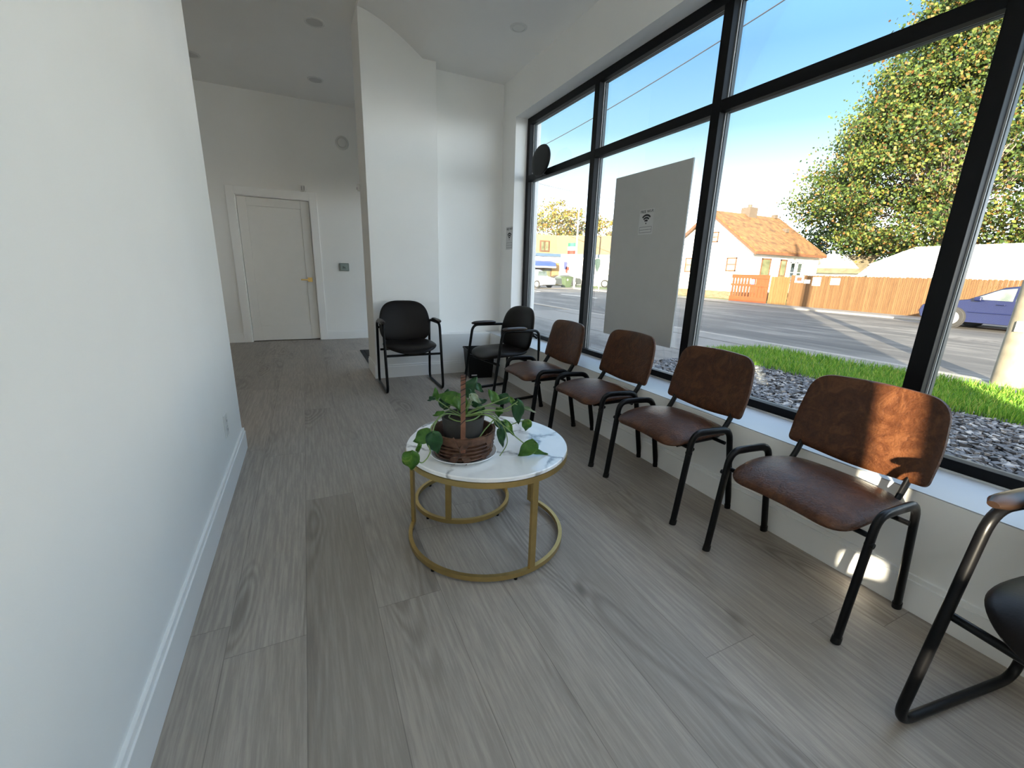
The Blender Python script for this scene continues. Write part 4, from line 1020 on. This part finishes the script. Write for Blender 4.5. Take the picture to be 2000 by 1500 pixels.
# trees
def tree(name, loc, crown, clumps, per, leafmat, label, lr=.11, seedv=1, trunk_h=5, trunk_r=.35, group=None):
    """crown: function(rnd) -> clump centre relative to loc"""
    R = random.Random(seedv); t = thing(name, loc, label, 'tree', group)
    m = MB().sweep([(0, 0, 0), (.05, .08, trunk_h*.5), (.0, .1, trunk_h), (.1, .0, trunk_h*1.8)], trunk_r, trunk_r, None, seg=12, taper=lambda q: 1-.75*q)
    cl = [crown(R) for _ in range(clumps)]
    for c in cl[::3]:
        s = Vector((0, 0, trunk_h*(.5+.6*R.random()))); e = Vector(c[:3]); mid = s.lerp(e, .5)+Vector((0, 0, -.3))
        m.sweep([s, mid, e], .055, .055, None, seg=5, taper=lambda q: 1-.8*q)
    m.build('trunk', M['bark'], t, smooth=True)
    vs = []; fs = []
    for c in cl:
        cx, cy, cz, cr = c
        for _ in range(per):
            u = Vector((R.gauss(0, 1), R.gauss(0, 1), R.gauss(0, .6))); u = u*(cr*.55)
            p = Vector((cx, cy, cz))+u; n = Vector((R.uniform(-1, 1), R.uniform(-1, 1), R.uniform(-.4, 1))).normalized()
            a = n.orthogonal().normalized(); b = n.cross(a); s = lr*R.uniform(.6, 1.35); k = len(vs)
            vs += [tuple(p-a*s), tuple(p-b*s*.7), tuple(p+a*s), tuple(p+b*s*.7)]; fs.append((k, k+1, k+2, k+3))
    m = MB(); m.v = vs; m.f = fs; m.build('foliage', leafmat, t); return t
def maple(R):
    while True:
        z = R.uniform(2.6, 21); k = (z-2.6)/18.4
        rad = 8.2*min(1, (k/.16)**.5 if k < .16 else 1)*(1-max(0, (k-.16)/.84)**1.25)+.3
        a = R.uniform(0, 2*math.pi); q = rad*R.uniform(.25, 1)**.5
        return (q*math.cos(a)*.8, q*math.sin(a), z, R.uniform(.9, 1.7))
tree('maple_tree', (36.5, 14.2, G), maple, 430, 330, M['mapleleaf'], 'large green-gold autumn maple tree rising behind the white storage building', .10, 3, 6, .4)
tree('maple_tree', (38.0, 4.0, G), lambda R: (lambda z, a: (5*math.cos(a)*R.random()**.5, 6*math.sin(a)*R.random()**.5, z, R.uniform(.8, 1.5)))(R.uniform(3, 15), R.uniform(0, 6.28)), 170, 220, M['mapleleaf'], 'second green tree at the right edge, behind the window mullion', .09, 9, 6, .35)
def loose(R):
    a = R.uniform(0, 6.28); q = R.random()**.5; z = R.uniform(0, 1)
    return (q*5.2*math.cos(a)*(1-.3*z), q*5.0*math.sin(a), 5.2+6.2*z*(1-.25*q), R.uniform(.7, 1.3))
tree('autumn_tree', (34.5, 58, G), loose, 95, 60, M['yellowleaf'], 'sparse yellow-green tree above the beige building at far left', .17, 5, 5, .3)
tree('autumn_tree', (43.5, 57.5, G), lambda R: (R.uniform(-2.6, 2.6), R.uniform(-2.5, 2.5), R.uniform(4.5, 10), R.uniform(.7, 1.2)), 45, 60, M['yellowleaf'], 'orange-tinged tree right of the beige building, beside the poster edge', .17, 6, 4, .25)

tree('background_tree', (41.0, 23.5, G), lambda R: (R.uniform(-2.5, 2.5), R.uniform(-5.0, 2.8), R.uniform(.8, 5.4), R.uniform(.8, 1.3)), 70, 110, M['darkleaf'], 'low dark green trees filling the gap between the white house roof and the big maple', .12, 8, 2.5, .18)

# beige commercial building
t = thing('commercial_building', (25.47, 42.0, G), 'two-storey beige building with blue trim and awning at the far left', 'building')
XB, YBd = 25.47, 42.0
# lower storey: front facade faces -y (cream / yellow), side facade faces... built as an L
MB().prism([(18.0, 42.0), (25.47, 42.0), (33.5, 34.4), (42, 42.9), (42, 51), (18, 51)], 2, G, 2.78).build('lower_wall', M['whitewash'], t, world=True)
MB().prism([(18.6, 42.4), (25.3, 42.4), (33.0, 35.1), (41.4, 43.2), (41.4, 50.5), (18.6, 50.5)], 2, 2.95, 4.95).build('upper_wall', M['stucco_cream'], t, world=True)
MB().prism([(17.8, 41.8), (25.5, 41.8), (33.6, 34.1), (42.3, 42.7), (42.3, 51.2), (17.8, 51.2)], 2, 2.72, 3.02).build('fascia_band', M['bluetrim'], t, world=True)
def onseg(a, b, s): return (a[0]+(b[0]-a[0])*s, a[1]+(b[1]-a[1])*s)
a_, b_ = (25.3, 42.38), (33.0, 35.08)
MB().prism([a_, b_, (b_[0]+.1, b_[1]+.1), (a_[0]+.1, a_[1]+.1)], 2, 3.02, 4.9).build('tan_side_panel', M['stucco_tan'], t, world=True)
fr = MB().box(23.15, 24.35, 42.33, 42.4, 3.2, 4.35).build('window_frame', M['brownwood'], t, world=True)
MB().box(23.32, 23.68, 42.30, 42.34, 3.32, 4.22).box(23.80, 24.18, 42.30, 42.34, 3.32, 4.22).build('window_pane', M['green_pane'], fr, world=True)
MB().box(24.55, 25.47, 41.94, 42.0, G, 2.1).build('brick_pier', M['yellowbrick'], t, world=True)
aw = MB().prism([(41.0, 1.65), (41.98, 1.65), (41.98, 2.25), (41.1, 2.05)], 0, 20.5, 24.5).build('awning', M['blueawning'], t, world=True)
MB().box(20.5, 24.5, 40.98, 41.0, 1.52, 1.66).build('valance', M['whitecloth'], aw, world=True)
fr = MB().box(22.2, 24.5, 41.93, 42.0, -.1, 1.5).build('shop_window', M['brownwood'], t, world=True)
MB().box(22.35, 23.2, 41.90, 41.94, .1, 1.35).box(23.35, 24.35, 41.90, 41.94, .1, 1.35).build('window_pane', M['green_pane'], fr, world=True)

# street lamp + flag
t = thing('street_lamp', (22.44, 34.13, G), 'tall pale street lamp pole with long curved arm in front of the beige building', 'street lamp')
MB().cyl((0, 0, 0), .10, 6.9, seg=18, r2=.06).build('lamp_pole', M['lampgrey'], t, smooth=True)
MB().sweep(fillet([(0, 0, 6.75), (-1.2, -.1, 7.55), (-2.75, -.2, 7.85)], .5), .045, .045, None, seg=8).build('lamp_arm', M['lampgrey'], t, smooth=True)
MB().sweep([(-2.6, -.2, 7.86), (-3.1, -.22, 7.84), (-3.3, -.23, 7.80)], .07, .12, (0, 1, 0), seg=12).build('lamp_head', M['lampgrey'], t, smooth=True)
f = thing('tricolour_flag', (21.95, 34.13, 2.75), 'small green, white and red flag hanging on the street lamp pole', 'flag')
def cloth(w0, z0, z1, mat, nm, dx=0):
    vs = []; N = 8
    for j in (0, 1):
        for k in range(N+1):
            u = k/N; vs.append((-.42+.8*u+dx*(j), .05*math.sin(u*6), (z0, z1)[j]-.05*(1-u)))
    MB().add(vs, [(k, k+1, N+1+k+1, N+1+k) for k in range(N)]).build(nm, mat, f).modifiers.new('thickness', 'SOLIDIFY').thickness = .01
cloth(0, .62, .95, M['greencloth'], 'green_band'); cloth(0, .30, .62, M['whitecloth'], 'white_band'); cloth(0, 0.0, .30, M['redcloth'], 'red_band')
f = thing('wall_flag', (25.75, 41.2, 1.1), 'small blue and red flag mounted on the white wall of the beige building', 'flag')
MB().box(-.15, .25, -.01, .01, .3, 1.1).build('blue_canton', M['bluecloth'], f); MB().box(.1, .55, -.01, .01, -.05, .6).build('red_stripes', M['redcloth'], f)
MB().box(.35, .65, -.03, .03, -.35, .2).build('folded_end', M['greyink'], f)
# banner on a post by the poster
t = thing('shield_banner', (20.42, 28.0, G), 'dark shield-shaped banner on a thin post beyond the second window bay', 'banner')
MB().cyl((.28, 0, 0), .03, 2.4, seg=10).build('post', M['lampgrey'], t, smooth=True)
MB().prism([(-.26, 2.30), (-.18, 2.42), (.0, 2.46), (.18, 2.42), (.26, 2.30), (.22, 1.85), (0, 1.45), (-.20, 1.85)], 1, -.015, .015).build('banner_cloth', M['signdark'], t)

# vehicles
def wheel(parent, x, y, r, wd, out):
    m = MB().cyl((x-(wd if out < 0 else 0)*0-wd/2, y, r), r, wd, axis=0, seg=28); w_ = m.build('wheel', M['rubber'], parent, smooth=True, bevel=.02)
    xx = x-wd/2-.006 if out < 0 else x+wd/2
    MB().cyl((xx, y, r), r*.64, .006, axis=0, seg=24).build('rim', M['alloy'], w_, smooth=True)
def car(name, loc, rz, paint, label, L, W, body, glassz, wheels, r=.33):
    """side profile along y (front = +y); body: (y,z) loop; glassz: (y,z) loop of the glasshouse"""
    t = thing(name, loc, label, 'car', rz=rz)
    n = len(body); vs = []
    ws = [W/2*(.98 if z < .75 else .98-.14*(z-.75)/.6) for _, z in body]
    for s in (-1, -.93, .93, 1):
        for (y, z), w_ in zip(body, ws):
            k = 1 if abs(s) < 1 else .975
            cy = sum(p[0] for p in body)/n
            vs.append((w_*s, cy+(y-cy)*k, .55+(z-.55)*(1 if abs(s) < 1 else .96)))
    fs = [tuple(range(n))[::-1], tuple(range(3*n, 4*n))]+[(j*n+i, j*n+(i+1) % n, (j+1)*n+(i+1) % n, (j+1)*n+i) for j in range(3) for i in range(n)]
    MB().add(vs, fs).build('car_body', paint, t, smooth=True)
    for s in (-1, 1):
        for loop in glassz:
            m = MB(); k = len(loop)
            q = []
            for off in (.004, .016):
                q += [(s*(W/2*(.98-.14*max(0, z-.75)/.6)+off-.012), y, z) for y, z in loop]
            m.add(q, [tuple(range(k)), tuple(range(k, 2*k))[::-1]]+[(i, (i+1) % k, k+(i+1) % k, k+i) for i in range(k)])
            m.build('side_window', M['carglass'], t)
        for y in wheels:
            MB().cyl((s*(W/2*.98+.002)-(.02 if s > 0 else -.0)-(.0 if s > 0 else .002), y, r), r+.035, .022, axis=0, seg=30).build('wheel_arch', M['rubber'], t, smooth=True)
            wheel(t, s*(W/2-.09), y, r, .21, s)
    return t
sedan = [(2.22, .30), (2.30, .50), (2.24, .70), (1.95, .82), (1.30, .93), (1.08, .97), (.35, 1.37), (.0, 1.44), (-.75, 1.42), (-1.45, 1.12), (-2.05, 1.05), (-2.20, .80), (-2.20, .32), (-1.75, .22), (1.85, .22)]
sg = [[(.98, .98), (.40, 1.30), (.06, 1.36), (.06, .96)], [(.0, .96), (.0, 1.37), (-.62, 1.35), (-.98, 1.08), (-.98, .98)]]
blue = car('sedan_car', (20.62, 5.48, G-.05), 0, M['bluepaint'], 'dark blue sedan parked across the street at the right edge', 4.5, 1.76, sedan, sg, (1.36, -1.32), .335)
MB().box(-.98, -.86, .72, .90, .93, 1.06).build('wing_mirror', M['bluepaint'], blue, bevel=.03)
MB().box(-.90, -.865, .18, .36, .83, .86).build('door_handle', M['bluepaint'], blue, bevel=.008)
MB().box(-.885, -.862, -.9, 1.0, .55, .58).build('body_moulding', M['bluepaint'], blue, bevel=.006)
hatch = [(1.9, .30), (1.95, .60), (1.8, .80), (1.1, .95), (.45, 1.42), (.1, 1.52), (-1.2, 1.50), (-1.75, 1.0), (-1.9, .9), (-1.92, .35), (-1.6, .22), (1.6, .22)]
hg = [[(.95, .98), (.42, 1.34), (.05, 1.42), (.05, .96)], [(-.0, .96), (.0, 1.42), (-1.1, 1.42), (-1.5, 1.02)]]
wc = car('hatchback_car', (18.3, 34.4, G+.0), math.radians(200), M['whitepaint'], 'white hatchback parked at the far corner below the blue awning', 3.9, 1.72, hatch, hg, (1.2, -1.15), .31)
MB().prism([(-.62, .98), (.62, .98), (.50, 1.42), (-.50, 1.42)], 1, -1.68, -1.62).build('rear_window', M['carglass'], wc)
MB().prism([(-.62, 1.02), (.62, 1.02), (.50, 1.40), (-.50, 1.40)], 1, 1.0, 1.05).build('windscreen', M['carglass'], wc)
car('utility_vehicle', (28.9, 35.7, G), math.radians(46), M['darkpaint'], 'dark grey sport utility vehicle half hidden behind the window poster', 4.4, 1.85,
    [(2.1, .35), (2.15, .9), (1.2, 1.08), (.6, 1.65), (-1.7, 1.68), (-2.1, 1.0), (-2.1, .35)], [[(1.0, 1.08), (.55, 1.5), (-1.5, 1.52), (-1.8, 1.08)]], (1.35, -1.35), .36)
car('parked_car', (24.2, 39.6, G), math.radians(88), M['darkpaint'], 'low dark parked car between the white hatchback and the green bin', 4.2, 1.7, [(p[0], p[1]*.75) for p in sedan], [[(p[0], p[1]*.75) for p in sg[0]]], (1.3, -1.3), .28)
# wheelie bin
t = thing('wheeled_bin', (22.1, 34.9, G), 'green wheeled rubbish bin on the far corner next to the lamp pole', 'rubbish bin')
m = MB(); m.add([(-.30, -.28, 0), (.30, -.28, 0), (.30, .28, 0), (-.30, .28, 0), (-.38, -.36, .90), (.38, -.36, .90), (.38, .36, .90), (-.38, .36, .90)], [(3, 2, 1, 0), (4, 5, 6, 7), (0, 1, 5, 4), (1, 2, 6, 5), (2, 3, 7, 6), (3, 0, 4, 7)])
m.build('bin_body', M['greenplastic'], t, bevel=.02); MB().box(-.43, .43, -.42, .42, .90, .97).build('lid', M['greenplastic'], t, bevel=.02)
MB().box(-.20, -.08, -.375, -.36, .62, .76).build('bin_label', M['label_white'], t)
for s in (-1, 1): MB().cyl((s*.30-.03, .30, .1), .10, .06, axis=0, seg=16).build('wheel', M['rubber'], t, smooth=True)
